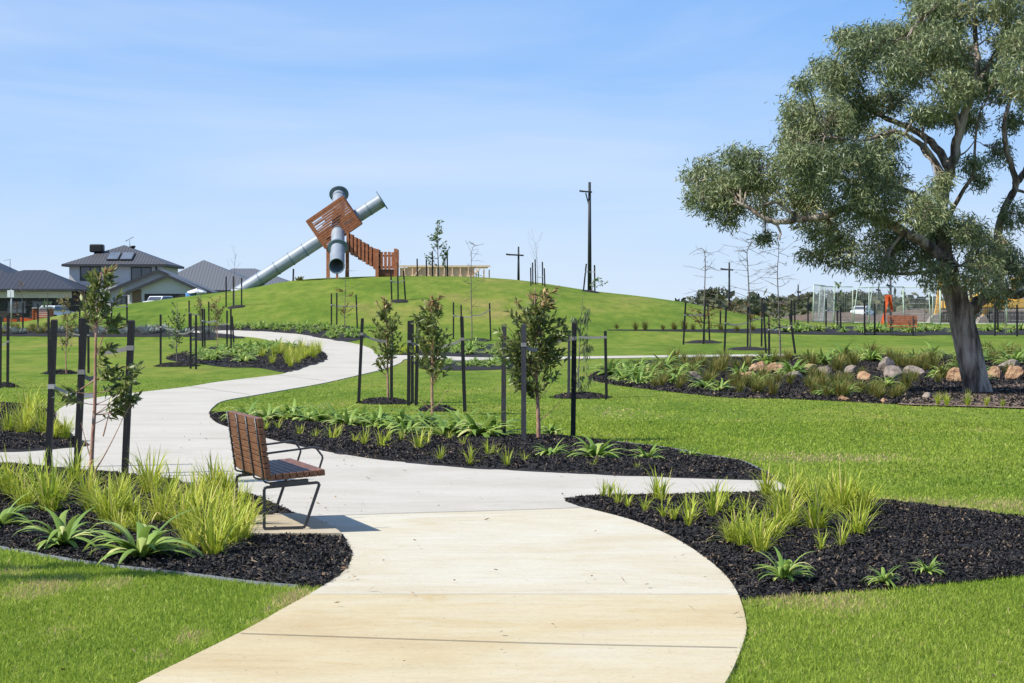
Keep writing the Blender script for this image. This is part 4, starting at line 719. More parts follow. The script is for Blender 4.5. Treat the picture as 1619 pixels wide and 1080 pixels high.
# ------------------------------------------------------------ big gum tree
def gum():
    B = G(1545, 622); Y = B.y; mpp = Y/F; r = np.random.default_rng(77)
    root = empty('gum_tree', B, 'large old gum tree with leaning trunk and wide drooping crown', 'tree')
    P3 = lambda px, py, dy=0: np.array([(px-CX)*mpp, Y+dy, CZ-(py-HY)*mpp])
    mb = MB(); NODES = []
    def limb(pts, r0, r1, seg=12):
        Q = [P3(*p) for p in pts]; D = dense([tuple(q) for q in Q], 5, False)+[tuple(Q[-1])]; k = len(D)
        for i, d in enumerate(D[:]):
            if 0 < i < k-1: D[i] = tuple(np.array(d)+r.normal(0, (r0*(1-i/k)+r1*i/k)*.12, 3))
        rad = [(r0+(r1-r0)*(i/(k-1))**.85)*(1+r.normal(0, .03)) for i in range(k)]; mb.tube(D, rad, seg)
        for i, d in enumerate(D): NODES.append((np.array(d), rad[i]))
        return rad, D
    # trunk with flared, slightly fluted base
    tr = [(1547, 628), (1545, 612), (1535, 575), (1527, 540), (1519, 505), (1513, 478), (1507, 452)]
    Q = [P3(*p) for p in tr]; D = dense([tuple(q) for q in Q], 6, False)+[tuple(Q[-1])]; k = len(D); seg = 24; b = len(mb.v)
    for i, d in enumerate(D):
        t = i/(k-1); rr = .315*(1-.12*t)+.14*math.exp(-t*14)
        for j in range(seg):
            a = 2*math.pi*j/seg; q = rr*(1+.07*math.sin(3*a+t*4)+.05*math.sin(7*a-t*6)+r.normal(0, .012)+.12*math.exp(-t*14)*math.sin(5*a)); mb.v.append((d[0]+math.cos(a)*q, d[1]+math.sin(a)*q, d[2]))
    for i in range(k-1):
        for j in range(seg): mb.f.append((b+i*seg+j, b+i*seg+(j+1) % seg, b+(i+1)*seg+(j+1) % seg, b+(i+1)*seg+j)); mb.m.append(0); mb.sm.append(True)
    for d in D[-4:]: NODES.append((np.array(d), .25))
    limb([(1509, 462), (1500, 425), (1490, 380), (1488, 326), (1495, 290), (1508, 250), (1517, 205), (1530, 165), (1545, 110), (1550, 50, .5), (1545, -30, .5)], .22, .04)
    limb([(1524, 500), (1545, 482, .2), (1572, 461, .4), (1590, 452, .5), (1619, 467, .8), (1660, 450, 1.2)], .19, .07)
    limb([(1585, 455, .5), (1588, 420, .4), (1583, 370, .3), (1592, 330, .2), (1606, 290), (1588, 235, -.2), (1583, 195, -.3), (1600, 150), (1630, 80)], .13, .03)
    limb([(1606, 290), (1630, 260, .3), (1650, 180, .5), (1660, 90, .5)], .09, .03)
    limb([(1505, 450), (1490, 415, -.4), (1455, 388, -.7), (1425, 372, -.9), (1380, 352, -1), (1330, 334, -1.1), (1290, 346, -1.1), (1259, 350, -1), (1218, 354, -.9), (1195, 345, -.9), (1181, 334, -.8), (1165, 325, -.8)], .15, .035)
    limb([(1259, 350, -1), (1235, 336, -1.1), (1215, 325, -1.2), (1195, 330, -1.3)], .05, .02, 7); limb([(1218, 354, -.9), (1226, 372, -.9), (1222, 380, -.9)], .035, .012, 6)
    limb([(1500, 265), (1477, 222, .3), (1440, 196, .6), (1403, 178, .8), (1360, 150, 1), (1330, 110, 1)], .11, .025)
    limb([(1495, 285), (1463, 244, -.4), (1440, 230, -.8), (1400, 215, -1.1), (1350, 230, -1.3), (1290, 225, -1.4)], .09, .02)
    limb([(1485, 340), (1460, 310, .5), (1420, 290, .9), (1370, 280, 1.2), (1300, 270, 1.4), (1230, 270, 1.4), (1150, 270, 1.3)], .09, .02)
    limb([(1498, 345), (1520, 300, -.3), (1533, 274, -.4), (1534, 222, -.5), (1540, 180, -.6)], .06, .02, 8)
    limb([(1517, 205), (1490, 160, -.5), (1450, 110, -.8), (1420, 70, -1)], .07, .02, 8); limb([(1530, 165), (1560, 120, .6), (1590, 70, .9), (1610, 20, 1)], .07, .02, 8)
    limb([(1490, 380), (1455, 350, 1), (1440, 330, 1.4), (1400, 330, 1.8)], .07, .02, 8); limb([(1500, 425), (1470, 430, 1), (1430, 430, 1.3), (1380, 420, 1.5), (1340, 400, 1.5)], .06, .015, 8)
    limb([(1508, 250), (1540, 235, .8), (1558, 215, 1)], .03, .01, 6); limb([(1403, 178, .8), (1440, 150, 1.2), (1470, 120, 1.3)], .035, .012, 6)
    C = [(1125, 275, 38, 34), (1112, 312, 26, 26), (1150, 335, 30, 24), (1190, 275, 42, 36), (1160, 250, 26, 14), (1215, 305, 42, 34), (1255, 180, 32, 28), (1258, 225, 38, 34), (1245, 152, 13, 14), (1265, 280, 42, 40), (1302, 325, 42, 40), (1290, 250, 42, 40),
         (1340, 275, 46, 44), (1340, 330, 40, 36), (1380, 320, 42, 40), (1405, 275, 30, 32), (1300, 195, 40, 32), (1342, 185, 36, 30), (1390, 222, 28, 20), (1335, 58, 18, 14), (1312, 105, 20, 24), (1360, 85, 40, 34), (1335, 140, 38, 28), (1400, 62, 42, 28), (1405, 120, 42, 34), (1375, 160, 32, 20),
         (1452, 50, 38, 24), (1440, 95, 34, 26), (1425, 150, 32, 24), (1475, 155, 32, 24), (1500, 35, 46, 32), (1535, 15, 46, 28), (1550, 62, 44, 30), (1600, 40, 42, 44), (1605, 110, 26, 44), (1520, 155, 34, 20), (1550, 180, 24, 20), (1480, 12, 18, 10),
         (1532, 262, 18, 14), (1548, 284, 14, 9), (1310, 368, 36, 26), (1350, 395, 36, 28), (1402, 378, 36, 30), (1378, 425, 34, 16), (1442, 395, 34, 34), (1432, 340, 34, 34), (1465, 438, 26, 20), (1465, 300, 14, 18), (1500, 400, 32, 34), (1530, 440, 32, 28), (1552, 400, 34, 32), (1592, 400, 28, 38),
         (1565, 358, 32, 22), (1602, 338, 22, 20), (1612, 235, 14, 24), (1612, 430, 16, 32), (1541, 492, 10, 11), (1225, 372, 10, 8), (1605, 190, 14, 20), (1575, 470, 16, 10), (1385, 185, 26, 16), (1450, 190, 18, 10), (1300, 400, 22, 10), (1420, 250, 16, 12),
         (1460, 28, 34, 22), (1500, -5, 40, 24), (1575, 10, 40, 26), (1612, 70, 26, 36), (1420, 45, 30, 18), (1150, 300, 26, 30), (1165, 285, 30, 26), (1335, 110, 34, 28), (1275, 215, 30, 26), (1470, 75, 38, 26), (1440, 122, 32, 22), (1560, 118, 38, 26), (1590, 155, 26, 24), (1508, 92, 34, 26), (1580, 85, 36, 30), (1445, 186, 38, 13), (1500, 186, 30, 10), (1545, 140, 30, 20), (1290, 300, 30, 30), (1330, 235, 34, 26), (1370, 250, 30, 24), (1235, 265, 30, 30), (1475, 350, 26, 26), (1515, 372, 26, 20),
         (1665, 60, 45, 45), (1670, 150, 40, 45), (1680, 250, 40, 40), (1670, 350, 40, 40), (1660, 430, 35, 30), (1560, -50, 60, 30), (1640, -30, 50, 40), (1470, -20, 40, 18)]
    Cs = []; Ds = []; Rn = []
    for (px, py, rx, ry) in C:
        dy = r.normal(0, 1.3); c = P3(px, py, dy); RX = rx*mpp; RZ = ry*mpp; RY = (RX+RZ)*.75
        near = min(NODES, key=lambda q: np.linalg.norm(q[0]-c)+(0.4 if q[1] > .2 else 0)); s = near[0]
        pl = curve3(s, c, (0, 0, .1*np.linalg.norm(c-s)), r, 8); pl[1:-1] += r.normal(0, .03, (6, 3)); mb.tube([tuple(p) for p in pl], list(np.linspace(min(.04, near[1]*.7), .016, 8)), 6, cap=False)
        n_cl = int(14+290*RX*RZ)
        tone = r.normal(0, .10)
        for _ in range(n_cl):
            u = r.normal(0, 1, 3); u /= np.linalg.norm(u); q = r.uniform(.2, 1)**.5; e = c+u*np.array([RX, RY, RZ])*q*1.02; m_ = c+(e-c)*.5+r.normal(0, .05, 3)
            j = pl[r.integers(3, 8)]; bq = curve3(j, e, (0, 0, .12), r, 5)
            if r.uniform() < .4: mb.tube([tuple(p) for p in bq], [.011, .009, .007, .005, .003], 3, cap=False)
            nl = r.integers(14, 30); cl = e+r.normal(0, 1, (nl, 3))*np.array([.10, .10, .085]); Cs.append(cl); dd = r.normal(0, .62, (nl, 3))+(e-c)/(np.linalg.norm(e-c)+1e-6)*.25; dd[:, 2] = -r.normal(.55, .6, nl); Ds.append(dd); Rn.append(np.clip(r.normal(.45, .22, nl)+tone, 0, .97)+(r.uniform(0, 1, nl) > .985)*.03)
    mb.build('trunk', M['gum_bark'], root, B)
    Cs = np.concatenate(Cs); Ds = np.concatenate(Ds); n = len(Cs); print('gum leaves', n)
    leaf_mesh('crown', Cs, Ds, r.uniform(.09, .17, n), r.uniform(.02, .034, n), M['leaf_gum'], r, np.concatenate(Rn), .0, root, B)
gum()

# ------------------------------------------------------------ rocks
def rock(px, py, w, h, mt, label, seed):
    b = G(px, py); mpp = b.y/F; r = np.random.default_rng(seed)
    import bmesh
    bm = bmesh.new(); bmesh.ops.create_icosphere(bm, subdivisions=4, radius=1); ax = r.normal(0, 1, (9, 3)); ax /= np.linalg.norm(ax, axis=1, keepdims=True); off = r.uniform(.5, .85, 9); ph = r.uniform(0, 6, 6)
    for v in bm.verts:
        p = np.array(v.co)
        for a, o in zip(ax, off):
            d = p.dot(a)
            if d > o: p = p-a*(d-o)*.97
        p *= 1+.035*math.sin(p[0]*23+ph[3])*math.sin(p[1]*19+ph[4]+p[2]*17)+.05*math.sin(p[0]*5+ph[0])*math.sin(p[1]*5+ph[1])+.025*math.sin(p[2]*13+ph[2]+p[0]*9)
        v.co = Vector((p[0]*w*.58*mpp, p[1]*w/2*mpp*.8, p[2]*h*.74*mpp))
    me = bpy.data.meshes.new('rock'); bm.to_mesh(me); bm.free(); me.materials.append(M[mt])
    for p in me.polygons: p.use_smooth = True
    o = link('rock', me); o.location = b+Vector((0, 0, h*.26*mpp)); o.rotation_euler = (0, 0, r.uniform(0, 6)); tag(o, label, 'rock', 'landscape rocks in the bed by the gum tree')
for i, a in enumerate([(1182, 600, 26, 14, 'rock_o', 'small tan rock leftmost of the orange rocks in the rock bed'), (1201, 590, 34, 20, 'rock_o', 'orange rounded rock second from left in the rock bed'), (1231, 588, 32, 18, 'rock_o', 'pale orange rock touching the leftmost orange pair'),
     (1281, 587, 28, 16, 'rock_o', 'bright orange rock alone in the middle of rock bed'), (1256, 599, 36, 14, 'rock_g', 'low brownish rock below the middle orange rocks'), (1098, 606, 26, 20, 'rock_g', 'upright blue-grey rock at the rock bed\'s left part'),
     (1368, 601, 30, 18, 'rock_o', 'orange rock in front of the big pinkish boulder'), (1404, 588, 44, 24, 'rock_g', 'largest pinkish-grey boulder in the rock bed'), (1413, 600, 50, 22, 'rock_g', 'dark grey boulder below the largest boulder'),
     (1513, 603, 30, 22, 'rock_o', 'tan round rock just left of the gum trunk'), (1572, 598, 26, 20, 'rock_o', 'brown rock just right of the gum trunk'), (1604, 600, 28, 24, 'rock_o', 'brown rock at the right edge of the photo'),
     (1594, 583, 52, 16, 'rock_g', 'flat grey boulder behind the brown rocks at right'), (1466, 631, 24, 11, 'rock_g', 'low grey rock at the edge of the leaf litter'), (1300, 592, 28, 14, 'rock_g', 'brownish grey rock right of the bright orange rock'), (1345, 590, 24, 13, 'rock_g', 'grey rock between the orange rock and big boulder'), (1445, 592, 32, 15, 'rock_g', 'grey rock right of the largest pinkish boulder'), (1335, 634, 18, 9, 'rock_o', 'small flat tan rock at the front edge of rock bed'), (1398, 637, 16, 8, 'rock_o', 'small reddish rock at the front edge near grey rock')]):
    rock(*a, seed=200+i)

# ------------------------------------------------------------ near bench
def bench():
    O = G(419, 850); O.z = .054; Lv = Vector((-.307, .952, 0)); Pv = Vector((.952, .307, 0)); Zv = Vector((0, 0, 1)); LEN = 1.335
    root = empty('park_bench', O, 'timber slatted park bench with steel armrests beside the near path', 'bench')
    q = lambda p, l, z: O+Pv*p+Lv*l+Zv*z
    # seat
    mb = MB(); ws = [.055, .05, .05, .05, .05, .038, .06, .055]; gap = .006; p = .035; tilt = Vector((.998, 0, .06)); sp = (Pv*.997+Zv*.075).normalized(); sn = sp.cross(Lv).normalized(); sn = sn if sn.z > 0 else -sn
    base = q(.03, 0, .385); u = 0
    for w in ws:
        mb.obox(base+sp*(u+w/2)+sn*.024+Lv*LEN/2, sp, Lv, sn, w/2, LEN/2, .024); u += w+gap
    mb.build('seat', M['bench_wood'], root, O, bevel=.004)
    # backrest
    mb = MB(); dv = (q(-.037, 0, .875)-q(.025, 0, .45)).normalized(); dn = dv.cross(Lv).normalized(); u = 0; b0 = q(.028, 0, .405)
    for w in [.075, .032, .05, .032, .05, .075, .05, .07]:
        mb.obox(b0+dv*(u+w/2)+Lv*LEN/2, dv, Lv, dn, w/2, LEN/2, .024); u += w+.006
    mb.build('backrest', M['bench_wood'], root, O, bevel=.004); top = u
    dnb = dn if dn.dot(Pv) < 0 else -dn
    for l in (.035, .45, .88, 1.30):
        mb = MB(); pts = [b0+dv*(top-.004)+dnb*.033+Lv*l, b0+dv*(top*.5)+dnb*.033+Lv*l, b0+dv*.02+dnb*.033+Lv*l, q(-.005, l, .385), q(.012, l, .372), q(.045, l, .366), q(.12, l, .37)]
        mb.tube(pts, .0075, 8)
        for k in range(8): mb.tube([b0+dv*(.04+k*.057)+dnb*.030+Lv*l, b0+dv*(.04+k*.057)+dnb*.044+Lv*l], .006, 6)
        mb.build('back_rod', M['steel_dark'], root, O)
    for l in (.035, 1.26):
        mb = MB(); c = [q(0, l, .012), q(0, l, .32), q(.012, l, .333), q(.42, l, .362), q(.44, l, .35), q(.325, l, .02), q(.31, l, .012), q(0, l, .012)]
        for a, b in zip(c[:-1], c[1:]): mb.bar(a, b, .022, .014, up=Lv)
        mb.tube([q(.09, l-.012, .012), q(.09, l+.012, .022)], .01, 6)
        mb.build('leg', M['steel_dark'], root, O)
        mb = MB(); mb.obox(q(.2, l+.015, .362), sp, Lv, sn, .15, .03, .02); mb.build('seat_bracket', M['steel_dark'], root, O, bevel=.003)
    for l in (.25, 1.10):
        mb = MB(); c = [q(.0, l, .575), q(.1, l, .588), q(.43, l, .625), q(.46, l, .618), q(.51, l, .555), q(.512, l, .535), q(.475, l, .42)]
        mb.tube(c, .0085, 8); mb.build('armrest', M['steel_dark'], root, O)
bench()
def far_bench():
    b = G(1404, 530.5); b2 = G(1449, 530.5); mpp = b.y/F; O = ground((1427-CX)*mpp, b.y); root = empty('park_bench', O, 'far reddish timber bench facing the lawn before the site fence', 'bench'); L = 47*mpp
    mb = MB()
    for k in range(5): mb.box(-L/2, L/2, -.02+.03*k, .02+.03*k, .50+.095*k, .585+.095*k)
    mb.build('backrest', M['tower_wood'], root)
    mb = MB()
    for k in range(4): mb.box(-L/2-.05, L/2-.05, -.5+.12*k, -.395+.12*k, .40, .45)
    mb.build('seat', M['tower_wood'], root)
    for x in (-L/2+.15, L/2-.2):
        mb = MB(); mb.bar((x, -.45, 0), (x, -.45, .4), .06); mb.bar((x, 0, 0), (x, 0, .9), .06); mb.bar((x, -.45, .38), (x, 0, .38), .05); mb.build('leg', M['steel_dark'], root)
    for x in (-L/2+.05, L/2-.45):
        mb = MB(); mb.tube([(x, 0, .68), (x, -.4, .68), (x, -.45, .62), (x, -.42, .44)], .02, 6); mb.build('armrest', M['steel_dark'], root)
far_bench()

# ------------------------------------------------------------ slide tower on the hill
def slide_tower():
    Y = 117.5; mpp = Y/F; A = lambda px, py, dy=0: Vector(((px-CX)*mpp, Y+dy, CZ-(py-HY)*mpp)); Z2 = lambda x, y, dy=0: A(370+x/4, 270+y/4, dy)
    B = ground((515-CX)*mpp, Y); root = empty('slide_tower', B, 'timber cube play tower with two steel tube slides on the grassy hill', 'play tower')
    a = Vector((.826, 0, .566)).normalized(); bv = Vector((.445, .05, -.611)); bv = (bv-a*bv.dot(a)).normalized(); nrm = a.cross(bv).normalized()
    if nrm.y > 0: nrm = -nrm
    cen = (Z2(455, 320)+Z2(685, 162)+Z2(803, 335)+Z2(580, 492))/4; ha = 279*mpp/4/2; hb = 211*mpp/4/2/math.hypot(bv.x, bv.z); dep = .72; cen = cen-nrm*dep
    SLIM = {}; THIN = []; mb = MB(); r = random.Random(4); ns = 14; pitch = 2*hb/ns
    gaps = {}
    for k in range(ns):               # front slats run along a
        v = -hb+pitch*(k+.5); seg = []; x = -1.0
        for g0, g1 in gaps.get(k, []): seg.append((x, g0)); x = g1
        seg.append((x, 1.0))
        for (g0, g1) in {2: [(-.8, -.3)], 4: [(-.85, -.3)], 5: [(-.85, -.5)], 6: [(-.1, .45)], 7: [(-.25, .3)], 8: [(-.2, .25)], 10: [(.35, .8)], 11: [(-.7, -.35)], 12: [(-.6, -.2)]}.get(k, []):
            q0, q1 = seg.pop(); seg += [(q0, g0), (g1, q1)]; THIN.append((v, g0, g1))
        for s0, s1 in seg:
            mb.obox(cen+nrm*dep+a*(ha*(s0+s1)/2)+bv*v, a, bv, nrm, ha*(s1-s0)/2-.002, pitch*(.30 if k in SLIM else .44), .03, 0)
    for v, g0, g1 in THIN: mb.obox(cen+nrm*dep+a*(ha*(g0+g1)/2)+bv*(v+pitch*.2), a, bv, nrm, ha*(g1-g0)/2, pitch*.2, .03, 0)
    for sgn in (-1, 1):               # the four sides
        for k in range(12):
            d = -dep+(2*dep)*(k+.5)/12
            mb.obox(cen+nrm*(d-.04)+bv*(hb*sgn), a, bv, nrm, ha, .03, dep/12*.88, 0); mb.obox(cen+nrm*(d-.04)+a*(ha*sgn), bv, a, nrm, hb, .03, dep/12*.88, 0)
    for sx in (-1, 1):
        for sy in (-1, 1): mb.obox(cen-nrm*.0+a*((ha-.09)*sx)+bv*((hb-.09)*sy), a, bv, nrm, .06, .06, dep-.03, 1)
    for sy in (-1, 1):
        mb.obox(cen-nrm*(dep)+bv*((hb-.05)*sy), a, bv, nrm, ha, .08, .03, 1); mb.obox(cen-nrm*(dep)+a*((ha-.05)*sy), bv, a, nrm, hb-.14, .08, .028, 1)
    mb.build('cube_cabin', [M['tower_wood'], M['tower_dark']], root, B)
    def slide(pts, rad, seams, flanges, rim=None):
        mb = MB(); P = [Vector(p) for p in pts]; mb.tube(P, rad, 28, cap=False); mb.m = [0]*len(mb.f)
        inner = [x*.94 if hasattr(rad, '__len__') else x for x in (rad if hasattr(rad, '__len__') else [rad*.94]*len(P))]; b0 = len(mb.f); mb.tube(P, inner, 28, cap=False)
        for (p, d) in seams: mb.tube([p-d*.03, p+d*.03], rad_at*1.08, 28, m=1, cap=False)
        o = mb.build('slide_tube', [M['slide'], M['slide_rim']], root, B)
        for (p, d, R) in flanges:
            mb = MB(); mb.tube([p-d*.03, p+d*.03], R, 32); f = mb.build('flange', M['slide_rim'], o, B)
        return o
    rad_at = .40
    lo = Z2(48, 752, .72); hi = Z2(930, 182, .72); d = (hi-lo).normalized(); Ls = (hi-lo).length
    seams = [(lo+(hi-lo)*t, d) for t in (.12, .24, .345, .445, .905, .80)]
    slide([lo-d*.6, lo+d*2, hi-d*2, hi+d*.02], [.40, .40, .41, .42], seams, [(hi, d, .62)])
    # second tube: comes from behind the cube down through its front face towards the viewer
    p_top = Z2(632, 125, 3.4); p_face = Z2(654, 385, .25); p_fl = Z2(665, 487, -.9); p_end = Z2(671, 600, -1.95)
    d1 = (p_face-p_top).normalized(); d2 = (p_end-p_fl).normalized(); tip = p_end+Vector((0, -.35, -.08))
    slide([p_top, p_top+d1*.5, p_face, p_fl, p_end, tip], [.37, .38, .39, .41, .43, .44], [(p_face+d1*.02, d1), (p_fl-d1*.25, d1), (p_top+d1*.35, d1)], [(p_top, d1, .59), (p_fl, (d2+d1).normalized(), .60)])
    mb = MB()
    td = (tip-p_end).normalized(); ringp = []
    for i in range(25):
        a_ = 2*math.pi*i/24; x = td.orthogonal().normalized(); y = td.cross(x); ringp.append(tip+(x*math.cos(a_)+y*math.sin(a_))*.44)
    mb.tube(ringp, .035, 8, cap=False); mb.build('mouth_ring', M['slide_rim'], root, B)
    # posts under the cube
    for (x, y0, y1, w, dy) in ((592, 470, 675, .20, .3), (706, 500, 675, .2, 1.2), (668, 640, 675, .12, -1.7)):
        mb = MB(); t = Z2(x, y0, dy); g_ = ground(t.x, t.y); mb.bar(g_-Vector((0, 0, .1)), t, w, w); mb.build('post', M['tower_wood'], root, B)
    # stair with slatted sides
    gx = lambda x: (370+x/4-CX)*mpp
    for side, dy in ((0, -.35), (1, .75)):
        mb = MB(); n = 8
        for k in range(n):
            t = k/(n-1); x = 722+(890-722)*t; yt = 392+(495-392)*t; yb = 515+(618-515)*t; c = Z2(x, (yt+yb)/2, dy); hh = (yb-yt)/8*mpp
            mb.obox(c, Vector((1, 0, 0)), Vector((0, 1, 0)), Vector((0, 0, 1)), .072, .03, hh*(1+.06*(k % 2)))
        mb.bar(Z2(715, 425, dy+.05), Z2(900, 535, dy+.05), .05, .09); mb.bar(Z2(715, 500, dy+.05), Z2(900, 602, dy+.05), .05, .12)
        mb.build('stair_rail', M['tower_wood' if side == 0 else 'tower_dark'], root, B)
    mb = MB()
    for k in range(10):
        t = k/9; p = Z2(725+170*t, 500+100*t, .2); mb.box(p.x-.13, p.x+.13, p.y-.5, p.y+.5, p.z-.025, p.z+.025)
    mb.build('steps', M['tower_dark'], root, B)
    # landing
    mb = MB()
    for x in (938, 962, 986, 1008):
        c = Z2(x, 570, -.6); mb.obox(c, Vector((1, 0, 0)), Vector((0, 1, 0)), Vector((0, 0, 1)), .085, .03, .49+.02*((x//2) % 2))
        mb.bar(Z2(912, 540, -.55), Z2(1024, 540, -.55), .05, .1); mb.bar(Z2(912, 612, -.55), Z2(1024, 612, -.55), .05, .12)
    mb.build('landing_rail', M['tower_wood'], root, B)
    mb = MB(); p0 = Z2(905, 625, 0); p1 = Z2(1030, 625, 0); gz = float(hgt(p0.x, Y)); mb.box(p0.x, p1.x, Y-.55, Y+.9, gz+.02, p0.z); mb.build('landing_deck', M['tower_dark'], root, B)
    for (x, yt) in ((909, 497), (1026, 495)):
        for dy in (-.62, .95):
            mb = MB(); t = Z2(x, yt, dy); g_ = ground(t.x, t.y); mb.bar(g_-Vector((0, 0, .1)), t, .19, .15); mb.build('post', M['tower_wood'], root, B)
slide_tower()
M['rubber'] = mat('softfall', [(.35, .62, .66), (.5, .72, .74)], .9, 3)
Ys = 119; xs0 = (470-CX)*Ys/F; xs1 = (560-CX)*Ys/F; mb = MB(); V = []; n = 14
for i in range(n):
    x = xs0+(xs1-xs0)*i/(n-1); V += [(x, 115.5+1.2*(2*i/(n-1)-1)**2, float(hgt(x, 115.5))+.06), (x, 124, float(hgt(x, 124))+.09)]
mb.add(V, [(2*i, 2*i+2, 2*i+3, 2*i+1) for i in range(n-1)], 0, True); tag(mb.build('rubber_surface', M['rubber']), kind='structure')
# dark bush and post left of the tower
sapling('small_bush', 'small dark bush on the skyline left of the play tower', 'bush', (473, 443), [(473, 439)], [(473, 440, 8, 4, 1)], ntw=40, lpt=12, leaf=(.12, .05), mt='leaf_olive', bark='bark_grey', seed=50, redtop=False)
stake(463.5, 444, 464, 425, 'lone dark stake on the skyline left of the play tower', w=.09)

# ------------------------------------------------------------ poles
M['pole'] = mat('black_pole', [(.02, .022, .026), (.035, .038, .042)], .5, 5)
def pole(px, top, Y, r0, army, ax0, ax1, label, brace=None, group='black poles with crossarms'):
    mpp = Y/F; B = ground((px-CX)*mpp, Y); P = lambda x, y: Vector(((x-CX)*mpp, Y, CZ-(y-HY)*mpp)); root = empty('light_pole', B, label, 'pole', group)
    mb = MB(); mb.tube([B-Vector((0, 0, .2)), P(px, top)], [r0, r0*.62], 10); mb.build('pole_shaft', M['pole'], root, B)
    mb = MB(); mb.bar(P(ax0, army-.5)+Vector((0, -r0, 0)), P(ax1, army+1)+Vector((0, -r0, 0)), .07*Y/118, .09*Y/118); 
    mb.bar(P(ax0-1, army-1)+Vector((0, -r0, 0)), P(ax0+5, army)+Vector((0, -r0, 0)), .22*Y/118, .09*Y/118)
    if brace: mb.bar(P(*brace[0]), P(*brace[1]), .07, .07)
    mb.build('lamp_arm', M['pole'], root, B)
pole(932.2, 288, 118, .13, 303, 917, 936, 'tallest black lamp pole with braced short arm on the hill', ((926, 305), (931.5, 326)))
pole(819.8, 390, 124, .085, 403, 801, 828, 'short black cross-shaped lamp pole on the hill crest')
pole(1153, 415, 190, .13, 426, 1140, 1159, 'black cross-shaped lamp pole behind the bare right saplings')
pole(1408, 430, 150, .11, 452, 1402, 1412, 'dark pole behind the site fence and orange mesh')
pole(1389, 452, 260, .14, 459, 1386, 1392, 'tiny distant cross-shaped pole left of the orange mesh')
pole(1262, 450, 260, .14, 462, 1261, 1263, 'slim distant pole rising over the far tree line')

# ------------------------------------------------------------ houses
M['roof_tile'] = mat('roof_tile', [(.11, .11, .115), (.17, .17, .175)], .7, 3)
def roof_stripe(name, c0, c1, freq, horiz=False):
    m = bpy.data.materials.new(name); m.use_nodes = True; N = m.node_tree.nodes; L = m.node_tree.links; b = N['Principled BSDF']; b.inputs['Roughness'].default_value = .55
    tc = N.new('ShaderNodeTexCoord'); w = N.new('ShaderNodeTexWave'); w.wave_type = 'BANDS'; w.bands_direction = 'X'; w.inputs['Scale'].default_value = freq; w.inputs['Distortion'].default_value = 0
    L.new(tc.outputs['Object'], w.inputs[0]); cr = N.new('ShaderNodeValToRGB'); cr.color_ramp.elements[0].color = c0+(1,); cr.color_ramp.elements[1].color = c1+(1,); L.new(w.outputs['Fac'], cr.inputs[0])
    if horiz:
        w2 = N.new('ShaderNodeTexWave'); w2.wave_type = 'BANDS'; w2.bands_direction = 'Z'; w2.inputs['Scale'].default_value = horiz; L.new(tc.outputs['Object'], w2.inputs[0])
        mx = N.new('ShaderNodeMixRGB'); mx.blend_type = 'MULTIPLY'; mx.inputs[0].default_value = .5; L.new(cr.outputs[0], mx.inputs[1]); L.new(w2.outputs['Color'], mx.inputs[2]); L.new(mx.outputs[0], b.inputs['Base Color'])
    else: L.new(cr.outputs[0], b.inputs['Base Color'])
    return m
M['tiles'] = roof_stripe('tiled_roof', (.06, .06, .065), (.13, .13, .135), 1.0, 2.4)
M['sheet_roof'] = roof_stripe('metal_roof', (.09, .097, .105), (.13, .138, .15), .9)
M['sheet_dark'] = roof_stripe('dark_metal_roof', (.028, .031, .038), (.042, .046, .055), .7)
M['render_wall'] = mat('pale_render', [(.52, .50, .48), (.60, .58, .56)], .85, 2)
M['white_clad'] = roof_stripe('pale_cladding', (.66, .65, .65), (.74, .73, .73), .01, 3.0)
M['trim'] = mat('dark_trim', (.045, .047, .052), .6)
M['brick'] = mat('brown_brick', [(.14, .09, .06), (.22, .15, .10)], .9, 8)
M['dark_wall'] = mat('dark_wall', [(.035, .032, .03), (.06, .055, .05)], .9, 2)
M['cream'] = mat('cream_fascia', [(.50, .43, .34), (.56, .5, .4)], .8, 2)
M['glass'] = mat('window_glass', [(.05, .06, .07), (.09, .10, .115)], .12, .6, spec=.8)
M['panel_glass'] = mat('solar_glass', [(.10, .12, .14), (.16, .18, .2)], .15, 1, spec=.8)
M['black_plastic'] = mat('black_plastic', (.02, .02, .022), .5)
M['white_paint'] = mat('white_paint', [(.72, .73, .75), (.8, .8, .8)], .3, 2, coat=.5)
def hip(mb, x0, x1, y0, y1, ze, zr, rx0, rx1, ov=.0, m=0, fascia=.22, mf=1):
    ym = (y0+y1)/2; V = [(x0, y0, ze), (x1, y0, ze), (x1, y1, ze), (x0, y1, ze), (rx0, ym, zr), (rx1, ym, zr)]
    if rx0 == rx1: mb.add(V[:5], [(0, 1, 4), (1, 2, 4), (2, 3, 4), (3, 0, 4)], m)
    else: mb.add(V, [(0, 1, 5, 4), (1, 2, 5), (2, 3, 4, 5), (3, 0, 4)], m)
    mb.box(x0, x1, y0, y1, ze-fascia, ze-.004, mf)
def window(root, x0, x1, y, z0, z1, nm=2):
    mb = MB(); t = .09
    for (a, b, c, d) in ((x0, x1, z0, z0+t), (x0, x1, z1-t, z1), (x0, x0+t, z0+t, z1-t), (x1-t, x1, z0+t, z1-t)): mb.box(a, b, y-.08, y-.01, c, d)
    for k in range(1, nm): xm = x0+(x1-x0)*k/nm; mb.box(xm-.04, xm+.04, y-.07, y-.012, z0+t, z1-t)
    f = mb.build('window', M['trim'], root, root.location); mb = MB(); mb.box(x0+t, x1-t, y-.04, y-.02, z0+t, z1-t); mb.build('pane', M['glass'], f, root.location)
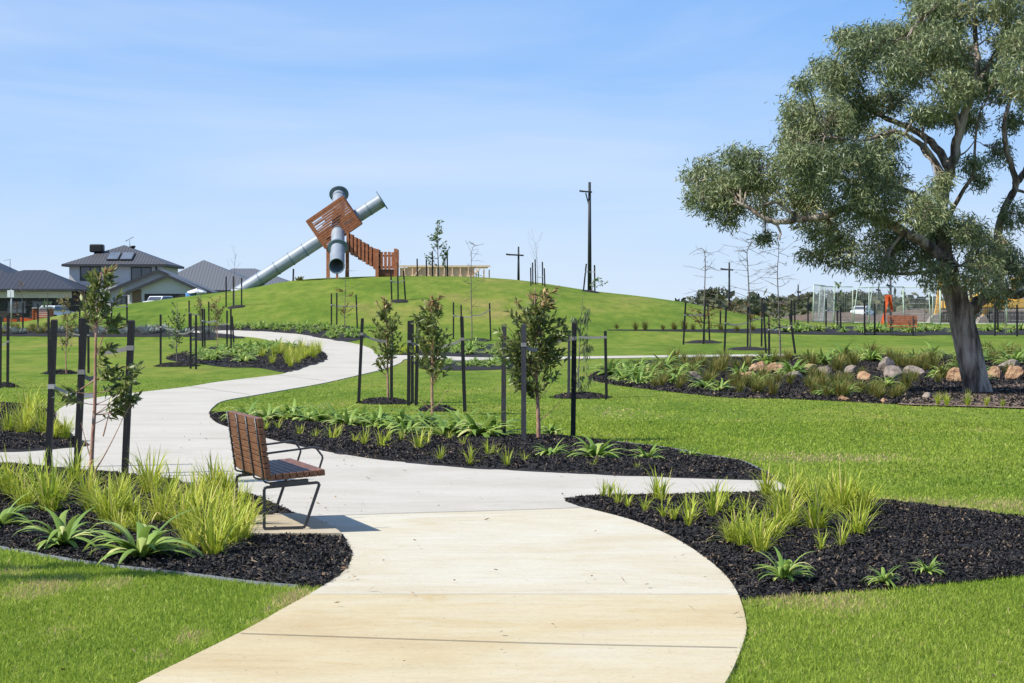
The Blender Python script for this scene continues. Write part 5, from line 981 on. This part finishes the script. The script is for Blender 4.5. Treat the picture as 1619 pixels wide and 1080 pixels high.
def houses():
    Y = 200; mpp = Y/F; X = lambda px: (px-CX)*mpp; Z = lambda py: CZ-(py-HY)*mpp; gz = 1.4
    # two-storey house
    r = empty('house', (X(194), Y, gz), 'two-storey pale rendered house with tiled hip roof and solar panels', 'house'); O = r.location
    y0 = Y-4.2; y1 = Y+6
    mb = MB(); mb.box(X(122), X(267), y0+.6, y1-.6, gz, Z(421)); mb.build('wall', M['render_wall'], r, O)
    mb = MB(); hip(mb, X(112), X(276), y0, y1, Z(419.5), Z(387), X(194), X(194)); rf = mb.build('roof', [M['tiles'], M['trim']], r, O)
    sl = Vector((0, (y1-y0)/2, Z(387)-Z(419.5))).normalized(); nn = Vector((0, -sl.z, sl.y))
    def on_slope(px, py): t = (419.5-py)/(419.5-387); return Vector((X(px), y0+(y1-y0)/2*t, Z(py)))
    for (a, b) in ((178.5, 197), (199, 218.5)):
        mb = MB(); p0 = on_slope(a, 414); p1 = on_slope(b, 402); c = (p0+p1)/2+nn*.12; mb.obox(c, Vector((1, 0, 0)), sl, nn, (p1.x-p0.x)/2, (p1-p0).dot(sl)/2, .05, 0); s = mb.build('solar_panel', [M['trim']], r, O)
        mb = MB(); mb.obox(c+nn*.055, Vector((1, 0, 0)), sl, nn, (p1.x-p0.x)/2-.08, (p1-p0).dot(sl)/2-.08, .006, 0); mb.build('panel_glass', M['panel_glass'], s, O)
    mb = MB(); c = on_slope(156, 399); mb.box(X(146), X(166.5), c.y-.5, c.y+.8, Z(399.5), Z(387)); mb.box(X(152), X(160), c.y-.2, c.y+.5, Z(404), Z(399)); mb.build('cooling_unit', M['black_plastic'], r, O, bevel=.12)
    mb = MB(); mb.tube([(X(207), Y+1, Z(395)), (X(207), Y+1, Z(390))], .18, 10); mb.tube([(X(207), Y+1, Z(391)), (X(207), Y+1, Z(388))], .27, 10); mb.build('roof_vent', M['black_plastic'], r, O)
    mb = MB(); mb.tube([(X(202), Y+1, Z(393)), (X(202), Y+1, Z(379))], .025, 5); mb.tube([(X(195), Y+1, Z(381)), (X(208), Y+1, Z(374))], .02, 5)
    for k in range(6): q = k/5; mb.tube([(X(196+11*q), Y+.6, Z(380.5-6*q)), (X(196+11*q), Y+1.4, Z(380.5-6*q))], .015, 4)
    mb.build('antenna', M['steel_dark'], r, O)
    window(r, X(139), X(171), y0+.6, Z(445), Z(423)); window(r, X(218), X(250), y0+.6, Z(445), Z(424)); window(r, X(256), X(258.5), y0+.6, Z(435), Z(423.5), 1)
    # lower gabled wings in front
    def gable(name, label, pk, le, re, yf, yb, wallm, cat='house'):
        g_ = empty(name, (X(pk[0]), yf, gz), label, cat); O = g_.location; P = lambda p, y: Vector((X(p[0]), y, Z(p[1])))
        mb = MB(); w0 = (le[0]+8, 0); w1 = (re[0]-8, 0); f = lambda x: (pk[1]+(le[1]-pk[1])*(pk[0]-x)/(pk[0]-le[0]) if x < pk[0] else pk[1]+(re[1]-pk[1])*(x-pk[0])/(re[0]-pk[0]))+2.5
        pts = [(X(w0[0]), gz), (X(w1[0]), gz), (X(w1[0]), Z(f(w1[0]))), (X(pk[0]), Z(pk[1]+2.5)), (X(w0[0]), Z(f(w0[0])))]; n = 5
        V = [(x, yf+.5, z) for x, z in pts]+[(x, yb-.3, z) for x, z in pts]; mb.add(V, [(0, 1, 2, 3, 4), (9, 8, 7, 6, 5)]+[(i, i+5, (i+1) % 5+5, (i+1) % 5) for i in range(5)]); mb.build('wall', M[wallm], g_, O)
        mb = MB(); t = Vector((0, 0, .22))
        for e in (le, re):
            a, b, c, d = P(e, yf), P(pk, yf), P(pk, yb), P(e, yb); mb.hexa([a-t, b-t, c-t, d-t, a, b, c, d], 0)
            mb.hexa([a-t*1.3-Vector((0, .06, 0)), b-t*1.3-Vector((0, .06, 0)), b-t*1.3-Vector((0, .003, 0)), a-t*1.3-Vector((0, .003, 0)), a-Vector((0, .06, 0)), b-Vector((0, .06, 0)), b-Vector((0, .003, 0)), a-Vector((0, .003, 0))], 1)
        mb.build('roof', [M['sheet_roof'], M['trim']], g_, O); return g_
    g1 = gable('garage_wing', 'rear pale gable wing below the two-storey house', (275, 429), (190, 464), (356, 463), Y-9, Y-4.5, 'white_clad', 'building')
    window(g1, X(211), X(226), Y-8.5, Z(484), Z(470)); mb = MB(); mb.box(X(228), X(232), Y-9, Y-8.52, gz, Z(462)); mb.build('column', M['white_paint'], g1, g1.location)
    g2 = gable('garage_wing', 'front pale gable with brown brick corner below two-storey house', (297.5, 438), (232, 465), (350, 462), Y-12, Y-9.4, 'white_clad', 'building')
    mb = MB(); mb.box(X(244), X(257), Y-11.62, Y-11.51, gz, Z(461)); mb.build('brick_panel', M['brick'], g2, g2.location)
    mb = MB(); mb.box(X(262), X(330), Y-11.56, Y-11.51, gz, Z(467)); mb.build('garage_door', M['dark_wall'], g2, g2.location)
    # grey roofed houses to the right
    def simple(label, x0, x1, ze, zr, rx0, rx1, yy, roofm, wallm, dep=9, cat='house', fas='trim'):
        mp = yy/F; XX = lambda px: (px-CX)*mp; ZZ_ = lambda py: CZ-(py-HY)*mp; h = empty('house', (XX((x0+x1)/2), yy, gz), label, cat); O = h.location
        mb = MB(); mb.box(XX(x0)+.6, XX(x1)-.6, yy-dep/2+.6, yy+dep/2-.6, gz, ZZ_(ze)-.1); mb.build('wall', M[wallm], h, O)
        mb = MB(); hip(mb, XX(x0), XX(x1), yy-dep/2, yy+dep/2, ZZ_(ze), ZZ_(zr), XX(rx0), XX(rx1)); mb.build('roof', [M[roofm], M[fas]], h, O); return h, XX, ZZ_
    simple('single-storey house with peaked grey metal roof right of gables', 240, 440, 460, 411, 322, 322.01, 215, 'sheet_roof', 'render_wall', 12)
    simple('low grey metal roofed house behind the slide\'s foot', 330, 476, 452, 424.5, 367, 403, 240, 'sheet_roof', 'render_wall', 12)
    h, XX, ZZ_ = simple('dark metal roofed house with cream fascia at left', -70, 137, 458, 427, 38, 72, 190, 'sheet_dark', 'dark_wall', 10, fas='trim')
    mb = MB(); mb.box(XX(-60), XX(130), 190-4.6, 190-4.5, ZZ_(472), ZZ_(462)); mb.build('fascia_band', M['cream'], h, h.location)
    for (a, b) in ((30, 60), (68, 100), (-20, 14)): window(h, XX(a), XX(b), 190-4.42, ZZ_(496), ZZ_(476))
    h, XX, ZZ_ = simple('dark roofed house at the photo\'s far left edge', -160, 75, 459, 395, -50, -45, 198, 'sheet_dark', 'dark_wall', 14)
    mb = MB(); mb.tube([(XX(24), 196, ZZ_(428)), (XX(24), 196, ZZ_(411))], .03, 5); mb.tube([(XX(14), 196, ZZ_(413)), (XX(25), 196, ZZ_(411))], .02, 4); mb.build('antenna', M['steel_dark'], h, h.location)
    # unfinished timber frame behind the hill
    Yf = 150; mp = Yf/F; XX = lambda px: (px-CX)*mp; ZZ_ = lambda py: CZ-(py-HY)*mp
    M['pine'] = mat('raw_pine', [(.66, .46, .30), (.78, .58, .40)], .8, 4)
    M['ply'] = mat('pine_panel', [(.66, .43, .28), (.76, .54, .37)], .85, 1.5)
    h = empty('unfinished_house', (XX(700), Yf, gz), 'unfinished pale pine house frame behind the grassy hilltop', 'building'); O = h.location; mb = MB()
    x = XX(626)
    while x < XX(774): mb.box(x, x+.09, Yf, Yf+.1, gz, ZZ_(422.5)); x += .6
    for py in (422.5,): mb.box(XX(626), XX(775), Yf-.02, Yf+.12, ZZ_(py), ZZ_(py)+.14)
    mb.bar((XX(744), Yf-.04, ZZ_(440)), (XX(760), Yf-.04, ZZ_(424)), .1); mb.bar((XX(652), Yf-.04, ZZ_(440)), (XX(664), Yf-.04, ZZ_(424)), .1)
    x = XX(626)
    while x < XX(774): mb.box(x+.2, x+.29, Yf+5, Yf+5.1, gz, ZZ_(424)); x += .42
    mb.build('frame', M['pine'], h, O); mb = MB(); mb.box(XX(632), XX(750), Yf+.16, Yf+.2, gz, ZZ_(423.5)); mb.build('wall_panel', M['ply'], h, O)
    mb = MB(); mb.box(XX(640), XX(770), Yf+2, Yf+6, ZZ_(421), ZZ_(419.6)); mb.build('top_plate', M['ply'], h, O)
houses()

# ------------------------------------------------------------ cars, parasol, sign, bin
M['tyre'] = mat('tyre', (.02, .02, .02), .8)
def car(px, py_base, Y, label, mt='white_paint', L=4.4, rz=0, z=None):
    mpp = Y/F; x = (px-CX)*mpp; B = ground(x, Y) if z is None else Vector((x, Y, z)); r = empty('parked_car', B, label, 'car', rz=rz)
    prof = [(-L/2, .35), (-L/2, .85), (-L*.43, .98), (-L*.36, 1.02), (-L*.25, 1.46), (L*.12, 1.48), (L*.24, 1.0), (L*.45, .86), (L/2, .7), (L/2, .32)]; mb = MB(); n = len(prof)
    def wy(z): return .88 if z < 1.0 else .72
    V = [(a, -wy(b), b) for a, b in prof]+[(a, wy(b), b) for a, b in prof]; mb.add(V, [tuple(range(n))[::-1], tuple(range(n, 2*n))]+[(i, (i+1) % n, (i+1) % n+n, i+n) for i in range(n)]); mb.build('body', M[mt], r, bevel=.05)
    mb = MB()
    for s in (-1, 1): mb.add([(-L*.33, s*.86, 1.05), (L*.17, s*.86, 1.05), (L*.1, s*.75, 1.40), (-L*.24, s*.75, 1.40)], [(0, 1, 2, 3)])
    mb.add([(-L*.355, -.68, 1.06), (-L*.355, .68, 1.06), (-L*.265, .62, 1.40), (-L*.265, -.62, 1.40)], [(0, 1, 2, 3)]); mb.add([(L*.235, -.68, 1.06), (L*.235, .68, 1.06), (L*.145, .62, 1.40), (L*.145, -.62, 1.40)], [(0, 1, 2, 3)]); mb.build('window', M['glass'], r)
    for sx in (-L*.3, L*.31):
        for s in (-1, 1): mb = MB(); mb.tube([(sx, s*.74, .33), (sx, s*.93, .33)], .33, 18); mb.build('wheel', M['tyre'], r)
car(88, 499, 180, 'white van-like car parked by the left house wall', L=5, rz=1.25)
car(257, 478, 182, 'white car mostly hidden behind the hill below pale gables', rz=1.2, z=2.35)
car(1364, 502, 225, 'white car parked behind the mesh fence left of orange mesh', rz=1.15, z=1.75)
def parasol():
    Y = 178; mpp = Y/F; x = (311-CX)*mpp; B = ground(x, Y); P = lambda px, py: Vector(((px-CX)*mpp, Y, CZ-(py-HY)*mpp)); r = empty('parasol', B, 'white parasol with blue skirt in front of the gabled house', 'parasol')
    mb = MB(); n = 12; top = P(311, 456); R = 15.5*mpp; V = [tuple(top)]+[(top.x+R*math.cos(2*math.pi*i/n), Y+R*math.sin(2*math.pi*i/n), P(311, 462).z+(.06 if i % 2 else 0)) for i in range(n)]
    V += [(v[0], v[1], v[2]-.12) for v in V[1:]]; mb.add(V, [(0, 1+i, 1+(i+1) % n) for i in range(n)]+[(1+i, 1+n+i, 1+n+(i+1) % n, 1+(i+1) % n) for i in range(n)]); mb.build('canopy', M['white_paint'], r, B)
    M['blue'] = mat('blue_cloth', (.05, .16, .32), .8); mb = MB(); mb.tube([P(302, 480), P(302, 463)], [.5, .5], 12); mb.build('blue_drum', M['blue'], r, B); mb = MB(); mb.tube([B, top], .05, 8); mb.build('pole_shaft', M['white_paint'], r, B)
parasol()
def sign():
    Y = 128; mpp = Y/F; x = (18-CX)*mpp; B = ground(x, Y); P = lambda px, py: Vector(((px-CX)*mpp, Y, CZ-(py-HY)*mpp)); r = empty('sign_post', B, 'grey post with two blank white plates near the left edge', 'sign')
    M['galv'] = mat('galvanised_steel', [(.36, .37, .38), (.48, .49, .5)], .5, 5, metal=.3)
    mb = MB(); mb.tube([B, P(18, 458)], .05, 8); mb.build('pole_shaft', M['galv'], r, B)
    for a, b in ((12, 17), (17.8, 22.5)): mb = MB(); p = P(a, 470); q = P(b, 459); mb.box(p.x, q.x, Y-.09, Y-.06, p.z, q.z); mb.build('plate', M['white_paint'], r, B)
sign()
def skip():
    Y = 150; mpp = Y/F; B = ground((68-CX)*mpp, Y); r = empty('skip_bin', B, 'rusty red slatted bin with grey lid near the left house', 'bin'); M['rust'] = mat('rusty_red', [(.28, .07, .03), (.4, .12, .05)], .8, 3); w = 24*mpp
    mb = MB()
    for k in range(7): mb.box(-w/2, w/2, -.8, .8, .1+.13*k, .21+.13*k)
    for s in (-1, 1): mb.box(s*w/2-.05, s*w/2+.05, -.84, .84, 0, 1.05)
    mb.build('bin_body', M['rust'], r); mb = MB(); mb.box(-w/2-.05, w/2+.1, -.9, .9, 1.06, 1.14); mb.build('lid', M['galv'], r)
skip()
M['orange'] = mat('orange_mesh', [(.62, .09, .02), (.75, .14, .04)], .7, 6, trans=.2)
def low_barrier():
    Y = 140; mpp = Y/F; r = empty('barrier_mesh', ground((30-CX)*mpp, Y), 'low orange safety mesh by the left houses', 'safety mesh'); O = r.location; mb = MB(); x = (-20-CX)*mpp; i = 0
    while x < (55-CX)*mpp:
        z0 = float(hgt(x, Y)); mb.hexa([(x, Y, z0+.1), (x+.9, Y+.1*(i % 2), z0+.05), (x+.9, Y+.03+.1*(i % 2), z0+.05), (x, Y+.03, z0+.1), (x, Y, z0+.28+.06*(i % 3)), (x+.9, Y+.1*(i % 2), z0+.25), (x+.9, Y+.03+.1*(i % 2), z0+.25), (x, Y+.03, z0+.28+.06*(i % 3))]); x += 1.15; i += 1
    mb.build('mesh_panel', M['orange'], r, O)
low_barrier()

# ------------------------------------------------------------ site fence, orange mesh, excavators
M['fence'] = mat('fence_tube', [(.36, .46, .36), (.46, .54, .45)], .5, 3)
M['wire'] = mat('fence_wire', [(.34, .36, .37), (.42, .44, .45)], .5, 3)
def fence_panel(a, b, label, h=2.1, lean=0.0):
    """a, b are (px, Y) of the two feet"""
    A = ground((a[0]-CX)*a[1]/F, a[1]); Bp = ground((b[0]-CX)*b[1]/F, b[1]); r = empty('fence_panel', A, label, 'fence', 'temporary mesh fence panels round the building site'); u = (Bp-A); L = u.length; u.normalize(); n = Vector((-u.y, u.x, 0)); up = (Vector((0, 0, 1))+u*lean).normalized(); O = A
    q = lambda s, t: A+u*s+up*t+Vector((0, 0, .08)); mb = MB()
    mb.tube([q(0, -.1), q(0, h)], .028, 6); mb.tube([q(L-.06, -.1), q(L-.06, h)], .028, 6); mb.tube([q(0, h), q(L-.06, h)], .022, 6); mb.tube([q(0, .05), q(L-.06, .05)], .02, 6); mb.build('frame', M['fence'], r, O)
    mb = MB(); s = .1
    while s < L-.1: mb.bar(q(s, .05), q(s, h), .008, .008); s += .10
    t = .25
    while t < h: mb.bar(q(0, t), q(L-.06, t), .008, .008); t += .3
    mb.build('wire_mesh', M['wire'], r, O)
FP = [(1285, 112, 1303, 114, .12), (1294, 115, 1318, 118, .18), (1319, 116, 1350, 116, .0), (1349, 115, 1374, 115, .12), (1374, 114, 1430, 116, 0), (1430, 116, 1473, 114, -.1), (1475, 113, 1487, 112, -.02), (1487, 112, 1534, 112, 0), (1540, 111, 1592, 111, 0), (1592, 110, 1645, 108, 0)]
for i, (a, ya, b, yb, l) in enumerate(FP): fence_panel((a, ya), (b, yb), f'{nth(i+1)} pale green mesh fence panel from the left at building site', lean=l)
def orange_flag():
    Y = 112; mpp = Y/F; P = lambda px, py, dy=0: Vector(((px-CX)*mpp, Y+dy, CZ-(py-HY)*mpp)); B = ground((1400-CX)*mpp, Y); r = empty('safety_mesh', B, 'bright orange safety mesh draped over the site fence', 'safety mesh')
    pts = [[(1399, 467), (1400, 478), (1398, 493), (1395, 503), (1391, 518)], [(1405, 466), (1404, 478), (1401.5, 490), (1400, 503), (1396, 519)]]
    mb = MB(); V = []
    for k in range(5): V += [tuple(P(*pts[0][k], .08*(k % 2))), tuple(P(*pts[1][k], -.06*(k % 2)))]
    V2 = [(x, y+.03, z) for x, y, z in V]; mb.add(V+V2, [(2*k, 2*k+1, 2*k+3, 2*k+2) for k in range(4)]+[(10+2*k, 12+2*k, 13+2*k, 11+2*k) for k in range(4)]+[(2*k, 2*k+2, 12+2*k, 10+2*k) for k in range(4)])
    a = [P(1403, 466, .1), P(1409, 466.5, -.05), P(1410, 476), P(1413.5, 491, .1), P(1409, 493, 0), P(1406, 480, .12)]; b = [v+Vector((0, .03, 0)) for v in a]; mb.add(a+b, [(0, 1, 2, 5), (5, 2, 3, 4), (6, 11, 8, 7), (11, 10, 9, 8), (0, 5, 11, 6), (1, 7, 8, 2), (2, 8, 9, 3)])
    mb.build('mesh_cloth', M['orange'], r, B)
orange_flag()
M['yellow'] = mat('machine_yellow', [(.55, .30, .02), (.68, .40, .04)], .5, 3)
M['track'] = mat('track_steel', [(.03, .028, .026), (.09, .075, .06)], .8, 6)
M['bucket'] = mat('worn_steel', [(.20, .17, .14), (.34, .29, .25)], .6, 5)
def excavator(px, Y, label, arm_pts, seed=1, flip=1):
    mpp = Y/F; B = ground((px-CX)*mpp, Y); r = empty('excavator', B, label, 'excavator'); P = lambda x, y, dy=0: Vector(((x-CX)*mpp, Y+dy, CZ-(y-HY)*mpp))-B
    for s in (-1, 1):
        mb = MB(); y0 = s*1.0; c = [(-1.6, .25), (-1.35, .05), (1.35, .05), (1.6, .25), (1.6, .55), (1.35, .75), (-1.35, .75), (-1.6, .55)]
        V = [(a, y0-.25, b) for a, b in c]+[(a, y0+.25, b) for a, b in c]; mb.add(V, [tuple(range(8)), tuple(range(15, 7, -1))]+[(i, i+8, (i+1) % 8+8, (i+1) % 8) for i in range(8)]); mb.build('track', M['track'], r)
    mb = MB(); mb.box(-1.5, 1.2, -1.15, 1.15, .95, 1.45); mb.box(-1.9*flip-.35, -1.9*flip+.85, -1.15, 1.15, 1.0, 1.9); mb.box(-1.0, .4, .1, 1.1, 1.46, 1.8); mb.build('body', M['yellow'], r, bevel=.05)
    mb = MB(); mb.box(-.1, 1.1, -1.1, -.1, 1.47, 1.56); mb.box(-.15, 1.15, -1.15, -.05, 2.75, 2.86)
    for x in (-.1, 1.02):
        for y in (-1.1, -.18): mb.box(x, x+.08, y, y+.08, 1.565, 2.745)
    mb.build('cab', M['yellow'], r); mb = MB(); mb.box(-.06, 1.06, -1.06, -.14, 1.6, 2.74); mb.build('cab_glass', M['glass'], r)
    mb = MB(); Q = [P(*p) for p in arm_pts]; ws = [.42, .38, .3, .24, .2][:len(Q)]
    for i in range(len(Q)-1): mb.bar(Q[i], Q[i+1], .28, ws[i])
    mb.build('boom', M['yellow'], r, bevel=.03); e = Q[-1]
    mb = MB(); mb.tube([Q[0]+Vector((.1, -.2, .2)), (Q[0]+Q[1])/2+Vector((0, -.2, .05))], .07, 8); mb.tube([Q[1]+Vector((0, -.16, .35)), (Q[1]+Q[2])/2+Vector((0, -.16, .25))], .06, 8); mb.build('ram', M['bucket'], r)
    c = [(0, .1), (-.35, -.1), (-.55, -.5), (-.35, -.85), (.1, -.95), (.35, -.8)]; mb = MB(); V = [(e.x+a, e.y-.5, e.z+b) for a, b in c]+[(e.x+a, e.y+.5, e.z+b) for a, b in c]; mb.add(V, [tuple(range(6)), tuple(range(11, 5, -1))]+[(i, i+6, (i+1) % 6+6, (i+1) % 6) for i in range(6)]); mb.build('bucket', M['bucket'], r)
excavator(1600, 126, 'yellow excavator with dark cab at the right photo edge', [(1590, 486), (1564, 460), (1562, 478), (1556, 500)])
excavator(1528, 130, 'yellow excavator with upright arm left of the gum trunk', [(1520, 488), (1487, 429), (1486, 455), (1483, 482), (1480, 498)], flip=-1)

# ------------------------------------------------------------ far trees
M['far_leaf'] = mat('far_leaves', [(.05, .06, .035), (.08, .09, .045), (.12, .12, .06)], .7, attr=True, trans=.1)
M['far_bark'] = mat('far_bark', (.12, .10, .09), .9)
FARM = []
def far_proto(seed, flat=1.0):
    r = np.random.default_rng(seed); nb_ = 9; Cs = []; mb = MB(); mb.tube([(0, 0, -.3), (.1, 0, 2.5), (.2, .1, 5)], [.3, .22, .08], 6)
    for _ in range(nb_):
        c = np.array([r.normal(0, 1.7), r.normal(0, 1.7), r.uniform(2.4, 6.3)*flat+(1-flat)*5]); mb.tube([(.1, 0, 2.2), tuple(c*.6+np.array([0, 0, 1.4])), tuple(c)], [.14, .09, .03], 4, cap=False); k = 190; u = r.normal(0, 1, (k, 3)); u /= np.linalg.norm(u, axis=1, keepdims=True); Cs.append(c+u*np.array([1.5, 1.5, 1.05])*r.uniform(.5, 1.05, (k, 1)))
    C = np.concatenate(Cs); n = len(C); D = r.normal(0, 1, (n, 3)); D /= np.linalg.norm(D, axis=1, keepdims=True); S = np.cross(D, r.normal(0, 1, (n, 3))); S /= np.linalg.norm(S, axis=1, keepdims=True)
    L = r.uniform(.3, .6, n); t = np.array([0, .5, 1]); P = C[:, None]+D[:, None]*L[:, None, None]*t[None, :, None]; w = r.uniform(.16, .3, n)[:, None]*np.array([.4, 1, .2])[None]; v, q, a = ribbons(P, w, S, r.uniform(0, 1, n)); me = np_mesh('crown', v, q, M['far_leaf'], True, a)
    me2 = bpy.data.meshes.new('trunk'); me2.from_pydata(mb.v, [], mb.f); me2.materials.append(M['far_bark']); FARM.append((me2, me))
for s in range(4): far_proto(300+s, 1 if s != 3 else .45)
FT = [(1118, 454, 300, 3, 'umbrella-shaped dark tree furthest left beyond the hill foot')]
rr = random.Random(9)
tops = [(1100, 474), (1132, 470), (1146, 474), (1160, 472), (1176, 470), (1190, 473), (1205, 470), (1218, 472), (1232, 468), (1246, 472), (1258, 466), (1270, 465), (1282, 462), (1294, 465), (1305, 461), (1316, 463), (1328, 458), (1340, 462), (1352, 466), (1366, 464), (1380, 468), (1395, 462), (1410, 470),
        (1425, 466), (1440, 472), (1455, 470), (1470, 474), (1485, 472), (1500, 470), (1520, 468), (1540, 472), (1560, 470), (1580, 474), (1600, 472), (1620, 468), (1640, 470)]
for i, (px, py) in enumerate(tops): FT.append((px, py, rr.uniform(260, 330), rr.randrange(3), f'{nth(i+1)} far tree from the left in the dark tree line behind the site'))
for px, py, Y, v, lab in FT:
    H = CZ-(py-HY)*Y/F-1.45; s = H/(7.2 if v != 3 else 6.6); x = (px-CX)*Y/F; root = empty('far_tree', (x, Y, 1.4), lab, 'tree', None if v == 3 else 'far tree line behind the site', rz=rr.uniform(0, 6)); root.scale = (s*1.25, s*1.25, s)
    link('trunk', FARM[v][0], root); link('crown', FARM[v][1], root)
# low scrub and earth in front of the tree line
def scrub():
    r = np.random.default_rng(8); n = 16000; x = r.uniform(25, 190, n); y = 240+r.uniform(0, 110, n); z = 1.4+r.uniform(0, 1, n)**1.5*(2.4+1.5*vnoise(x, y, .1, 3)); C = np.stack([x, y, z], -1)
    o = leaf_mesh('distant_scrub', C, r.normal(0, 1, (n, 3)), r.uniform(.8, 1.5, n), r.uniform(.5, .9, n), M['far_leaf'], r); tag(o, 'low dark scrub filling the foot of the far tree line', 'scrub', kind='stuff')
scrub()
